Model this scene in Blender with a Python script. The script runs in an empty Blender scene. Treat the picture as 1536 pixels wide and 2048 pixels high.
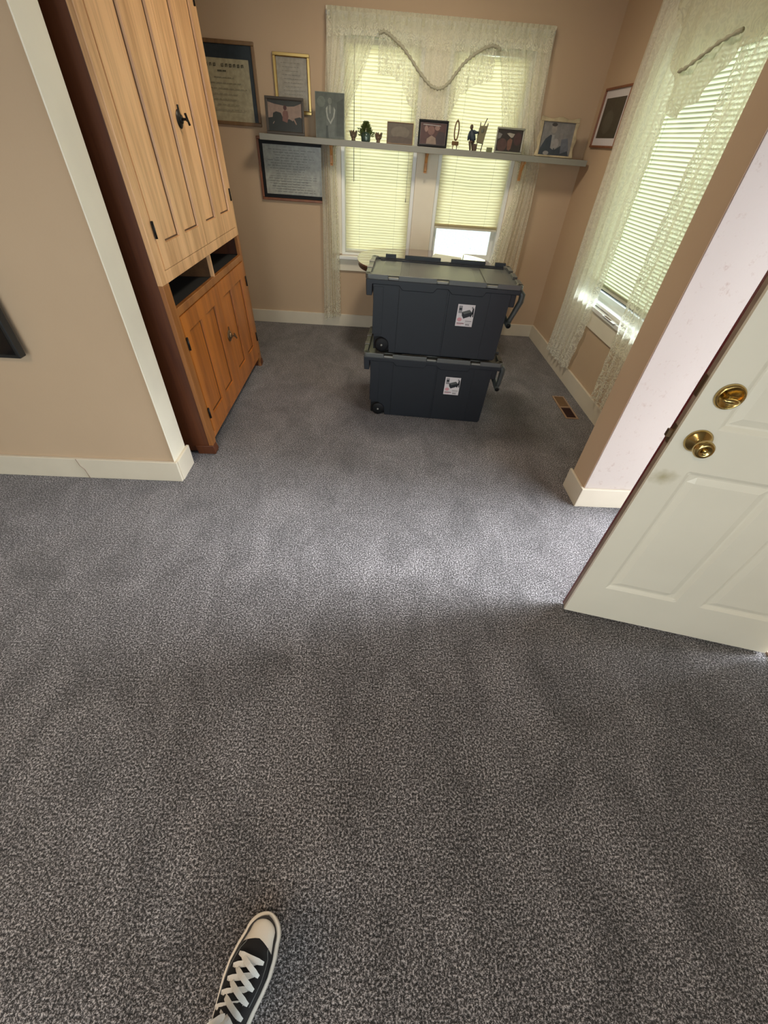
import bpy, bmesh, math, random
from math import sin, cos, pi, radians
from mathutils import Vector, Matrix

random.seed(7)
SC = bpy.context.scene
COL = SC.collection

# ------------------------------------------------------------------ camera
F_PX, PITCH, ROLL, YAW, CAM_H = 806.95, 0.748115, 0.0782636, 0.0585103, 1.5
_f = Vector((sin(YAW) * cos(PITCH), cos(YAW) * cos(PITCH), -sin(PITCH)))
_r = Vector((cos(YAW), -sin(YAW), 0))
_u = _r.cross(_f)
_r2 = _r * cos(ROLL) + _u * sin(ROLL)
_u2 = -_r * sin(ROLL) + _u * cos(ROLL)
cam_data = bpy.data.cameras.new('camera')
cam = bpy.data.objects.new('camera', cam_data)
COL.objects.link(cam)
cam_data.sensor_fit = 'VERTICAL'
cam_data.sensor_height = 36.0
cam_data.sensor_width = 27.0
cam_data.lens = F_PX / 2048 * 36.0
cam_data.clip_start = 0.02
cam.matrix_world = Matrix(((_r2.x, _u2.x, -_f.x, 0), (_r2.y, _u2.y, -_f.y, 0), (_r2.z, _u2.z, -_f.z, CAM_H), (0, 0, 0, 1)))
SC.camera = cam

# ------------------------------------------------------------------ world, lights, exposure
SC.view_settings.view_transform = 'Standard'
SC.view_settings.look = 'None'
SC.view_settings.gamma = 1.0
SC.view_settings.use_curve_mapping = False
SC.view_settings.exposure = 0.0
SC.cycles.use_denoising = True
SC.cycles.max_bounces = 10
SC.cycles.diffuse_bounces = 5
SC.cycles.glossy_bounces = 4
SC.cycles.transmission_bounces = 6
SC.cycles.transparent_max_bounces = 24
SC.cycles.sample_clamp_indirect = 6.0
SC.cycles.caustics_reflective = False
SC.cycles.caustics_refractive = False

w = bpy.data.worlds.new('sky')
SC.world = w
w.use_nodes = True
_bg = w.node_tree.nodes['Background']
_bg.inputs['Color'].default_value = (0.86, 0.94, 1.0, 1)
_bg.inputs['Strength'].default_value = 9.0


def area(name, loc, direction, sx, sy, power, color=(1, 1, 1), portal=False):
    l = bpy.data.lights.new(name, 'AREA')
    l.shape = 'RECTANGLE'
    l.size, l.size_y = sx, sy
    l.energy = power
    l.color = color
    if portal:
        l.cycles.is_portal = True
    o = bpy.data.objects.new(name, l)
    COL.objects.link(o)
    o.location = loc
    o.rotation_euler = Vector(direction).to_track_quat('-Z', 'Y').to_euler()
    return o


# daylight openings (portals only guide sampling of the sky) and the ceiling lamp behind the photographer
area('doorway_portal', (1.84, 1.24, 1.02), (-1, 0, 0), 0.84, 2.04, 1, portal=True)
area('rear_window_portal', (1.84, -1.35, 1.45), (-1, 0, 0), 1.5, 1.3, 1, portal=True)
area('rear_wall_window_portal', (-1.1, -2.84, 1.4), (0, 1, 0), 2.2, 1.5, 1, portal=True)
area('rear_wall_window_portal_2', (0.9, -2.84, 1.4), (0, 1, 0), 1.2, 1.5, 1, portal=True)
sun_l = bpy.data.lights.new('bright_sky_patch', 'SUN')
sun_l.energy = 9.0
sun_l.angle = radians(24)
sun_l.color = (0.92, 0.96, 1.0)
sun_o = bpy.data.objects.new('bright_sky_patch', sun_l)
COL.objects.link(sun_o)
sun_o.rotation_euler = Vector((-0.85, -0.01, -0.54)).to_track_quat('-Z', 'Y').to_euler()
area('ceiling_lamp_light', (-0.9, -0.9, 2.45), (0, 0, -1), 0.5, 0.5, 34, (1.0, 0.78, 0.55))
area('nook_fill_light', (0.2, 3.1, 2.52), (0, 0, -1), 0.35, 0.35, 26, (1.0, 0.88, 0.70))  # unseen fill added to brighten the nook, not a known lamp


# ------------------------------------------------------------------ materials
def mat(name, color, rough=0.6, metal=0.0, spec=0.5, noise=0.0, nscale=8.0, bump=0.0, bscale=60.0, coat=0.0, color2=None,
        stretch=(1, 1, 1), detail=3.0, sheen=0.0):
    m = bpy.data.materials.new(name)
    m.use_nodes = True
    nt = m.node_tree
    b = nt.nodes['Principled BSDF']
    b.inputs['Base Color'].default_value = (*color, 1)
    b.inputs['Roughness'].default_value = rough
    b.inputs['Metallic'].default_value = metal
    b.inputs['Specular IOR Level'].default_value = spec
    b.inputs['Coat Weight'].default_value = coat
    b.inputs['Sheen Weight'].default_value = sheen
    tc = nt.nodes.new('ShaderNodeTexCoord')
    mp = nt.nodes.new('ShaderNodeMapping')
    mp.inputs['Scale'].default_value = stretch
    nt.links.new(tc.outputs['Object'], mp.inputs['Vector'])
    if noise > 0 or color2:
        n = nt.nodes.new('ShaderNodeTexNoise')
        n.inputs['Scale'].default_value = nscale
        n.inputs['Detail'].default_value = detail
        nt.links.new(mp.outputs[0], n.inputs['Vector'])
        r = nt.nodes.new('ShaderNodeValToRGB')
        c2 = color2 or tuple(c * (1 - noise) for c in color)
        r.color_ramp.elements[0].position = 0.35
        r.color_ramp.elements[1].position = 0.65
        r.color_ramp.elements[0].color = (*c2, 1)
        r.color_ramp.elements[1].color = (*color, 1)
        nt.links.new(n.outputs['Fac'], r.inputs['Fac'])
        nt.links.new(r.outputs['Color'], b.inputs['Base Color'])
    if bump > 0:
        n2 = nt.nodes.new('ShaderNodeTexNoise')
        n2.inputs['Scale'].default_value = bscale
        n2.inputs['Detail'].default_value = 3
        nt.links.new(mp.outputs[0], n2.inputs['Vector'])
        bp = nt.nodes.new('ShaderNodeBump')
        bp.inputs['Strength'].default_value = bump
        bp.inputs['Distance'].default_value = 0.002
        nt.links.new(n2.outputs['Fac'], bp.inputs['Height'])
        nt.links.new(bp.outputs['Normal'], b.inputs['Normal'])
    return m


def carpet_mat():
    m = bpy.data.materials.new('carpet_twist_pile')
    m.use_nodes = True
    nt = m.node_tree
    b = nt.nodes['Principled BSDF']
    b.inputs['Roughness'].default_value = 0.95
    b.inputs['Specular IOR Level'].default_value = 0.15
    b.inputs['Sheen Weight'].default_value = 0.25
    b.inputs['Sheen Roughness'].default_value = 0.5
    tc = nt.nodes.new('ShaderNodeTexCoord')
    n = nt.nodes.new('ShaderNodeTexNoise')
    n.inputs['Scale'].default_value = 160
    n.inputs['Detail'].default_value = 2.6
    n.inputs['Roughness'].default_value = 0.95
    nt.links.new(tc.outputs['Object'], n.inputs['Vector'])
    r = nt.nodes.new('ShaderNodeValToRGB')
    e = r.color_ramp.elements
    e[0].position, e[0].color = 0.38, (0.010, 0.009, 0.009, 1)
    e[1].position, e[1].color = 0.63, (0.64, 0.60, 0.62, 1)
    k = e.new(0.5)
    k.color = (0.088, 0.0815, 0.084, 1)
    nt.links.new(n.outputs['Fac'], r.inputs['Fac'])
    # brushed patches left by feet and the vacuum cleaner: pile-lean shading painted in colour
    mp = nt.nodes.new('ShaderNodeMapping')
    mp.inputs['Rotation'].default_value = (0, 0, 0.5)
    mp.inputs['Scale'].default_value = (1.0, 0.62, 1)
    nt.links.new(tc.outputs['Object'], mp.inputs['Vector'])
    p = nt.nodes.new('ShaderNodeTexNoise')
    p.inputs['Scale'].default_value = 5.0
    p.inputs['Detail'].default_value = 7
    p.inputs['Roughness'].default_value = 0.72
    p.inputs['Distortion'].default_value = 0.6
    nt.links.new(mp.outputs[0], p.inputs['Vector'])
    pr = nt.nodes.new('ShaderNodeMapRange')
    pr.inputs['From Min'].default_value = 0.33
    pr.inputs['From Max'].default_value = 0.67
    pr.inputs['To Min'].default_value = 0.52
    pr.inputs['To Max'].default_value = 1.06
    nt.links.new(p.outputs['Fac'], pr.inputs['Value'])
    mu = nt.nodes.new('ShaderNodeVectorMath')
    mu.operation = 'SCALE'
    nt.links.new(r.outputs['Color'], mu.inputs[0])
    nt.links.new(pr.outputs[0], mu.inputs['Scale'])
    nt.links.new(mu.outputs[0], b.inputs['Base Color'])
    bp = nt.nodes.new('ShaderNodeBump')
    bp.inputs['Strength'].default_value = 0.9
    bp.inputs['Distance'].default_value = 0.006
    nt.links.new(n.outputs['Fac'], bp.inputs['Height'])
    nt.links.new(bp.outputs['Normal'], b.inputs['Normal'])
    return m


def wood_mat(name, c1, c2, rough=0.45, coat=0.15, axis=2, scale=14):
    m = bpy.data.materials.new(name)
    m.use_nodes = True
    nt = m.node_tree
    b = nt.nodes['Principled BSDF']
    b.inputs['Roughness'].default_value = rough
    b.inputs['Coat Weight'].default_value = coat
    b.inputs['Coat Roughness'].default_value = 0.35
    tc = nt.nodes.new('ShaderNodeTexCoord')
    mp = nt.nodes.new('ShaderNodeMapping')
    s = [1.0, 1.0, 1.0]
    s[axis] = 0.06
    mp.inputs['Scale'].default_value = s
    nt.links.new(tc.outputs['Object'], mp.inputs['Vector'])
    n = nt.nodes.new('ShaderNodeTexNoise')
    n.inputs['Scale'].default_value = scale
    n.inputs['Detail'].default_value = 6
    n.inputs['Distortion'].default_value = 0.5
    nt.links.new(mp.outputs[0], n.inputs['Vector'])
    n3 = nt.nodes.new('ShaderNodeTexNoise')
    n3.inputs['Scale'].default_value = scale * 9
    n3.inputs['Detail'].default_value = 3
    nt.links.new(mp.outputs[0], n3.inputs['Vector'])
    mx = nt.nodes.new('ShaderNodeMath')
    mx.operation = 'MULTIPLY_ADD'
    mx.inputs[1].default_value = 0.3
    nt.links.new(n3.outputs['Fac'], mx.inputs[0])
    ms = nt.nodes.new('ShaderNodeMath')
    ms.operation = 'MULTIPLY'
    ms.inputs[1].default_value = 0.7
    nt.links.new(n.outputs['Fac'], ms.inputs[0])
    nt.links.new(ms.outputs[0], mx.inputs[2])
    r = nt.nodes.new('ShaderNodeValToRGB')
    r.color_ramp.elements[0].position = 0.34
    r.color_ramp.elements[1].position = 0.60
    r.color_ramp.elements[0].color = (*c2, 1)
    r.color_ramp.elements[1].color = (*c1, 1)
    nt.links.new(mx.outputs[0], r.inputs['Fac'])
    nt.links.new(r.outputs['Color'], b.inputs['Base Color'])
    return m


def wall_mat(name, c, scuff=0.0):
    m = bpy.data.materials.new(name)
    m.use_nodes = True
    nt = m.node_tree
    b = nt.nodes['Principled BSDF']
    b.inputs['Roughness'].default_value = 0.75
    b.inputs['Specular IOR Level'].default_value = 0.3
    tc = nt.nodes.new('ShaderNodeTexCoord')
    n = nt.nodes.new('ShaderNodeTexNoise')
    n.inputs['Scale'].default_value = 1.7
    n.inputs['Detail'].default_value = 4
    nt.links.new(tc.outputs['Object'], n.inputs['Vector'])
    r = nt.nodes.new('ShaderNodeValToRGB')
    r.color_ramp.elements[0].color = (*[x * 0.9 for x in c], 1)
    r.color_ramp.elements[1].color = (*[min(1, x * 1.06) for x in c], 1)
    nt.links.new(n.outputs['Fac'], r.inputs['Fac'])
    last = r.outputs['Color']
    if scuff:
        v = nt.nodes.new('ShaderNodeTexNoise')
        v.inputs['Scale'].default_value = 26
        v.inputs['Detail'].default_value = 5
        v.inputs['Roughness'].default_value = 0.75
        nt.links.new(tc.outputs['Object'], v.inputs['Vector'])
        rr = nt.nodes.new('ShaderNodeMapRange')
        rr.inputs['From Min'].default_value = 0.58
        rr.inputs['From Max'].default_value = 0.72
        rr.inputs['To Max'].default_value = scuff
        nt.links.new(v.outputs['Fac'], rr.inputs['Value'])
        mx = nt.nodes.new('ShaderNodeMix')
        mx.data_type = 'RGBA'
        mx.inputs['B'].default_value = (0.36, 0.25, 0.2, 1)
        nt.links.new(rr.outputs[0], mx.inputs['Factor'])
        nt.links.new(last, mx.inputs['A'])
        last = mx.outputs['Result']
    nt.links.new(last, b.inputs['Base Color'])
    n2 = nt.nodes.new('ShaderNodeTexNoise')
    n2.inputs['Scale'].default_value = 90
    nt.links.new(tc.outputs['Object'], n2.inputs['Vector'])
    bp = nt.nodes.new('ShaderNodeBump')
    bp.inputs['Strength'].default_value = 0.12
    bp.inputs['Distance'].default_value = 0.002
    nt.links.new(n2.outputs['Fac'], bp.inputs['Height'])
    nt.links.new(bp.outputs['Normal'], b.inputs['Normal'])
    return m


def glass_mat():
    m = bpy.data.materials.new('window_glass')
    m.use_nodes = True
    nt = m.node_tree
    nt.nodes.remove(nt.nodes['Principled BSDF'])
    out = nt.nodes['Material Output']
    t = nt.nodes.new('ShaderNodeBsdfTransparent')
    t.inputs['Color'].default_value = (0.95, 0.98, 0.97, 1)
    g = nt.nodes.new('ShaderNodeBsdfGlossy')
    g.inputs['Roughness'].default_value = 0.02
    fr = nt.nodes.new('ShaderNodeFresnel')
    fr.inputs['IOR'].default_value = 1.45
    mx = nt.nodes.new('ShaderNodeMixShader')
    nt.links.new(fr.outputs[0], mx.inputs[0])
    nt.links.new(t.outputs[0], mx.inputs[1])
    nt.links.new(g.outputs[0], mx.inputs[2])
    nt.links.new(mx.outputs[0], out.inputs['Surface'])
    return m


def translucent_mat(name, c, amount=0.55):
    m = bpy.data.materials.new(name)
    m.use_nodes = True
    nt = m.node_tree
    nt.nodes.remove(nt.nodes['Principled BSDF'])
    out = nt.nodes['Material Output']
    d = nt.nodes.new('ShaderNodeBsdfDiffuse')
    d.inputs['Color'].default_value = (*c, 1)
    t = nt.nodes.new('ShaderNodeBsdfTranslucent')
    t.inputs['Color'].default_value = (*c, 1)
    mx = nt.nodes.new('ShaderNodeMixShader')
    mx.inputs[0].default_value = amount
    nt.links.new(d.outputs[0], mx.inputs[1])
    nt.links.new(t.outputs[0], mx.inputs[2])
    nt.links.new(mx.outputs[0], out.inputs['Surface'])
    return m


def lace_mat(name, c, base=0.54, motif=0.34, scale=27.0):
    """open net with woven scrolls: where the thread is, diffuse + translucent; between threads, transparent"""
    m = bpy.data.materials.new(name)
    m.use_nodes = True
    nt = m.node_tree
    nt.nodes.remove(nt.nodes['Principled BSDF'])
    out = nt.nodes['Material Output']
    uv = nt.nodes.new('ShaderNodeTexCoord')
    warp = nt.nodes.new('ShaderNodeTexNoise')
    warp.inputs['Scale'].default_value = scale * 0.6
    nt.links.new(uv.outputs['UV'], warp.inputs['Vector'])
    add = nt.nodes.new('ShaderNodeVectorMath')
    add.operation = 'MULTIPLY_ADD'
    add.inputs[1].default_value = (0.09, 0.09, 0.0)
    nt.links.new(warp.outputs['Color'], add.inputs[0])
    nt.links.new(uv.outputs['UV'], add.inputs[2])
    vo = nt.nodes.new('ShaderNodeTexVoronoi')
    vo.inputs['Scale'].default_value = scale
    nt.links.new(add.outputs[0], vo.inputs['Vector'])
    si = nt.nodes.new('ShaderNodeMath')
    si.operation = 'MULTIPLY'
    si.inputs[1].default_value = 17.0
    nt.links.new(vo.outputs['Distance'], si.inputs[0])
    sn = nt.nodes.new('ShaderNodeMath')
    sn.operation = 'SINE'
    nt.links.new(si.outputs[0], sn.inputs[0])
    at = nt.nodes.new('ShaderNodeAttribute')
    at.attribute_name = 'edge'
    # motif amplitude is higher in the woven border
    amp = nt.nodes.new('ShaderNodeMath')
    amp.operation = 'MULTIPLY_ADD'
    amp.inputs[1].default_value = motif
    amp.inputs[2].default_value = 0.07
    nt.links.new(at.outputs['Fac'], amp.inputs[0])
    mul = nt.nodes.new('ShaderNodeMath')
    mul.operation = 'MULTIPLY'
    nt.links.new(sn.outputs[0], mul.inputs[0])
    nt.links.new(amp.outputs[0], mul.inputs[1])
    ad = nt.nodes.new('ShaderNodeMath')
    ad.operation = 'ADD'
    ad.inputs[1].default_value = base
    nt.links.new(mul.outputs[0], ad.inputs[0])
    cl = nt.nodes.new('ShaderNodeClamp')
    cl.inputs['Min'].default_value = 0.12
    cl.inputs['Max'].default_value = 0.97
    nt.links.new(ad.outputs[0], cl.inputs['Value'])
    d = nt.nodes.new('ShaderNodeBsdfDiffuse')
    d.inputs['Color'].default_value = (*c, 1)
    t = nt.nodes.new('ShaderNodeBsdfTranslucent')
    t.inputs['Color'].default_value = (*c, 1)
    mx = nt.nodes.new('ShaderNodeMixShader')
    mx.inputs[0].default_value = 0.45
    nt.links.new(d.outputs[0], mx.inputs[1])
    nt.links.new(t.outputs[0], mx.inputs[2])
    tr = nt.nodes.new('ShaderNodeBsdfTransparent')
    fm = nt.nodes.new('ShaderNodeMixShader')
    nt.links.new(cl.outputs[0], fm.inputs[0])
    nt.links.new(tr.outputs[0], fm.inputs[1])
    nt.links.new(mx.outputs[0], fm.inputs[2])
    nt.links.new(fm.outputs[0], out.inputs['Surface'])
    return m


M = {}
M['wall'] = wall_mat('beige_wall_paint', (0.53, 0.388, 0.26))
M['wallscuff'] = wall_mat('scuffed_daylit_wall_paint', (0.54, 0.475, 0.43), 0.55)  # scuffs, plus doorway daylight painted into the paler base colour
M['cream'] = mat('cream_trim_paint', (0.80, 0.74, 0.60), 0.45, noise=0.06, nscale=5, bump=0.1)
M['base'] = mat('cream_baseboard_paint', (0.66, 0.59, 0.47), 0.45, noise=0.06, nscale=5, bump=0.1)
M['ceil'] = mat('ceiling_white', (0.75, 0.73, 0.68), 0.8)
M['white'] = mat('white_vinyl', (0.82, 0.84, 0.82), 0.35)
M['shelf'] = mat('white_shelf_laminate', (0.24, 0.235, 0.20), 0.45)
M['carpet'] = carpet_mat()
M['glass'] = glass_mat()
M['blind'] = translucent_mat('ivory_slat_yellow_backlight', (0.93, 0.875, 0.66), 0.60)  # yellow light from outdoors painted into the ivory slat colour
M['blind_side'] = translucent_mat('ivory_slat_green_backlight', (0.66, 0.67, 0.50), 0.29)  # greenish light from foliage outside painted into the slat colour
M['blindsolid'] = mat('ivory_blind_rail', (0.62, 0.60, 0.48), 0.4)
M['cord'] = mat('blind_cord', (0.35, 0.34, 0.26), 0.7)
M['wand'] = mat('blind_wand_plastic', (0.16, 0.16, 0.11), 0.3)
M['lace'] = lace_mat('cream_lace', (0.90, 0.885, 0.76))
M['lace_side'] = lace_mat('dense_cream_lace', (0.88, 0.87, 0.76), base=0.80, motif=0.26, scale=24)
M['lace_valance'] = lace_mat('double_layer_cream_lace', (0.74, 0.72, 0.58), base=0.90, motif=0.16, scale=24)
M['lace_dense'] = lace_mat('cream_lace_ruffle', (0.72, 0.70, 0.55), base=0.93, motif=0.1, scale=40)
M['ruffle'] = mat('gathered_cream_ruffle', (0.42, 0.40, 0.29), 0.9, bump=0.6, bscale=160)
M['wood_up'] = wood_mat('faded_sheen_lit_wood', (0.78, 0.46, 0.225), (0.42, 0.21, 0.08), rough=0.38, coat=0.4)  # fade plus reflected window and doorway light, both put into the colour
M['wood_low'] = wood_mat('orange_brown_varnished_wood', (0.48, 0.155, 0.022), (0.24, 0.07, 0.010), rough=0.35, coat=0.35)
M['wood_frame'] = wood_mat('worn_frame_wood', (0.34, 0.13, 0.03), (0.19, 0.062, 0.012), rough=0.42, coat=0.3)
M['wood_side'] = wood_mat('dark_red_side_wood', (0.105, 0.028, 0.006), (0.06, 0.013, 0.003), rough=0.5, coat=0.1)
M['wood_in'] = wood_mat('brown_inner_wood', (0.14, 0.065, 0.025), (0.08, 0.035, 0.012), axis=1)
M['groove'] = mat('dark_groove_strips', (0.075, 0.028, 0.010), 0.5)  # darker strips along the panel edges
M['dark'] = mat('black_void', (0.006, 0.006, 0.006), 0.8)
M['iron'] = mat('dark_iron', (0.03, 0.028, 0.026), 0.4, metal=0.8)
M['brass'] = mat('polished_brass', (0.60, 0.43, 0.17), 0.2, metal=1.0, noise=0.25, nscale=30)
M['oldbrass'] = mat('old_brass', (0.20, 0.13, 0.07), 0.4, metal=0.8)
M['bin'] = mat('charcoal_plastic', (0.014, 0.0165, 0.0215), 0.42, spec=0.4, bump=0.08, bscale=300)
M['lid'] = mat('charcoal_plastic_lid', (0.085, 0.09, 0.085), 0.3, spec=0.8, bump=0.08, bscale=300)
M['grip'] = mat('grey_handle_plastic', (0.055, 0.06, 0.058), 0.4)
M['black'] = mat('black_plastic', (0.005, 0.005, 0.006), 0.55, spec=0.25)
M['latch'] = mat('pale_grey_plastic', (0.22, 0.22, 0.20), 0.4)
M['label'] = mat('label_paper', (0.66, 0.62, 0.63), 0.6)
M['pink'] = mat('label_pink', (0.62, 0.30, 0.33), 0.6)
M['maroon'] = mat('label_maroon', (0.22, 0.08, 0.09), 0.6)
M['greyprint'] = mat('label_grey', (0.25, 0.24, 0.25), 0.6)
M['tabletop'] = mat('dark_cherry_table_top', (0.16, 0.05, 0.035), 0.06, spec=0.8, coat=1.0, noise=0.3, nscale=20)
M['tablewood'] = wood_mat('dark_table_wood', (0.06, 0.028, 0.014), (0.03, 0.014, 0.007))
M['paper'] = mat('white_paper', (0.62, 0.61, 0.56), 0.6)
M['ventmetal'] = mat('bronze_register_paint', (0.34, 0.22, 0.14), 0.4, metal=0.3)
M['ventdark'] = mat('register_dark', (0.03, 0.008, 0.006), 0.6)
M['ventmid'] = mat('register_damper', (0.20, 0.12, 0.06), 0.5)
M['door'] = mat('white_door_paint', (0.76, 0.70, 0.58), 0.38, noise=0.04, nscale=4)
M['doorred'] = mat('dark_red_exterior_paint', (0.13, 0.012, 0.014), 0.4)
M['dooredge'] = mat('bare_door_edge', (0.30, 0.215, 0.16), 0.6, noise=0.25, nscale=25)


def add_smudge(m, centre, radii, color, strength):
    """hand-worn dirt of its own shape on a painted surface, fixed in object space"""
    nt = m.node_tree
    b = nt.nodes['Principled BSDF']
    src = b.inputs['Base Color'].links[0].from_socket
    tc = nt.nodes.new('ShaderNodeTexCoord')
    mp = nt.nodes.new('ShaderNodeMapping')
    mp.vector_type = 'TEXTURE'
    mp.inputs['Location'].default_value = centre
    mp.inputs['Scale'].default_value = radii
    nt.links.new(tc.outputs['Object'], mp.inputs['Vector'])
    ln = nt.nodes.new('ShaderNodeVectorMath')
    ln.operation = 'LENGTH'
    nt.links.new(mp.outputs[0], ln.inputs[0])
    n = nt.nodes.new('ShaderNodeTexNoise')
    n.inputs['Scale'].default_value = 38
    n.inputs['Detail'].default_value = 5
    nt.links.new(tc.outputs['Object'], n.inputs['Vector'])
    ad = nt.nodes.new('ShaderNodeMath')
    ad.operation = 'ADD'
    nt.links.new(ln.outputs['Value'], ad.inputs[0])
    nt.links.new(n.outputs['Fac'], ad.inputs[1])
    r = nt.nodes.new('ShaderNodeMapRange')
    r.inputs['From Min'].default_value = 0.4
    r.inputs['From Max'].default_value = 1.45
    r.inputs['To Min'].default_value = strength
    r.inputs['To Max'].default_value = 0.0
    nt.links.new(ad.outputs[0], r.inputs['Value'])
    mx = nt.nodes.new('ShaderNodeMix')
    mx.data_type = 'RGBA'
    mx.inputs['B'].default_value = (*color, 1)
    nt.links.new(r.outputs[0], mx.inputs['Factor'])
    nt.links.new(src, mx.inputs['A'])
    nt.links.new(mx.outputs['Result'], b.inputs['Base Color'])


add_smudge(M['door'], (0.040, 0.0, 0.765), (0.05, 0.05, 0.035), (0.34, 0.28, 0.13), 0.75)
M['tv'] = mat('tv_black_bezel', (0.012, 0.014, 0.015), 0.25)
M['screen'] = mat('tv_screen_glass', (0.004, 0.004, 0.005), 0.08, spec=0.4)
M['rubber'] = mat('white_rubber', (0.80, 0.74, 0.66), 0.45)
M['canvas'] = mat('black_canvas', (0.012, 0.012, 0.014), 0.85, bump=0.5, bscale=500)
M['lacew'] = mat('white_shoelace', (0.80, 0.79, 0.77), 0.8, bump=0.4, bscale=600)
M['stripe'] = mat('black_rubber_stripe', (0.01, 0.01, 0.012), 0.5)
M['stitch'] = mat('grey_lining', (0.20, 0.21, 0.22), 0.8)
M['denim'] = mat('dark_trousers', (0.02, 0.022, 0.03), 0.9, bump=0.3, bscale=400)
M['gravel'] = mat('pale_outdoor_gravel', (0.13, 0.15, 0.162), 0.9, color2=(0.04, 0.04, 0.042), nscale=26, detail=4)
for _e, _p in zip(next(n_ for n_ in M['gravel'].node_tree.nodes if n_.type == 'VALTORGB').color_ramp.elements, (0.36, 0.42)):
    _e.position = _p
M['siding'] = mat('yellow_house_siding', (0.74, 0.68, 0.40), 0.6)
M['leaf'] = mat('green_leaves', (0.10, 0.14, 0.03), 0.6, noise=0.4, nscale=60)
M['hedge'] = mat('hedge_green', (0.22, 0.34, 0.12), 0.8, noise=0.5, nscale=8)
M['teal'] = mat('teal_glass', (0.05, 0.085, 0.07), 0.15)
M['brackets'] = wood_mat('orange_pine_bracket', (0.60, 0.30, 0.10), (0.42, 0.18, 0.05))
M['gold'] = mat('gold_leaf_frame', (0.42, 0.29, 0.10), 0.3, metal=0.7)
M['cherry'] = wood_mat('cherry_frame_wood', (0.24, 0.085, 0.035), (0.15, 0.05, 0.02))
M['oak'] = wood_mat('oak_frame_wood', (0.20, 0.115, 0.05), (0.13, 0.07, 0.03))
M['darkframe'] = mat('dark_taupe_frame', (0.055, 0.045, 0.035), 0.4)
M['picglass'] = mat('picture_glass', (0.02, 0.02, 0.02), 0.05)

_flat = {}


def flat(c, rough=0.35):
    k = (tuple(round(x, 3) for x in c), rough)
    if k not in _flat:
        _flat[k] = mat('print_%02x%02x%02x' % tuple(int(min(1, x) * 255) for x in c), c, rough, noise=0.22, nscale=35)
    return _flat[k]


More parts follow.
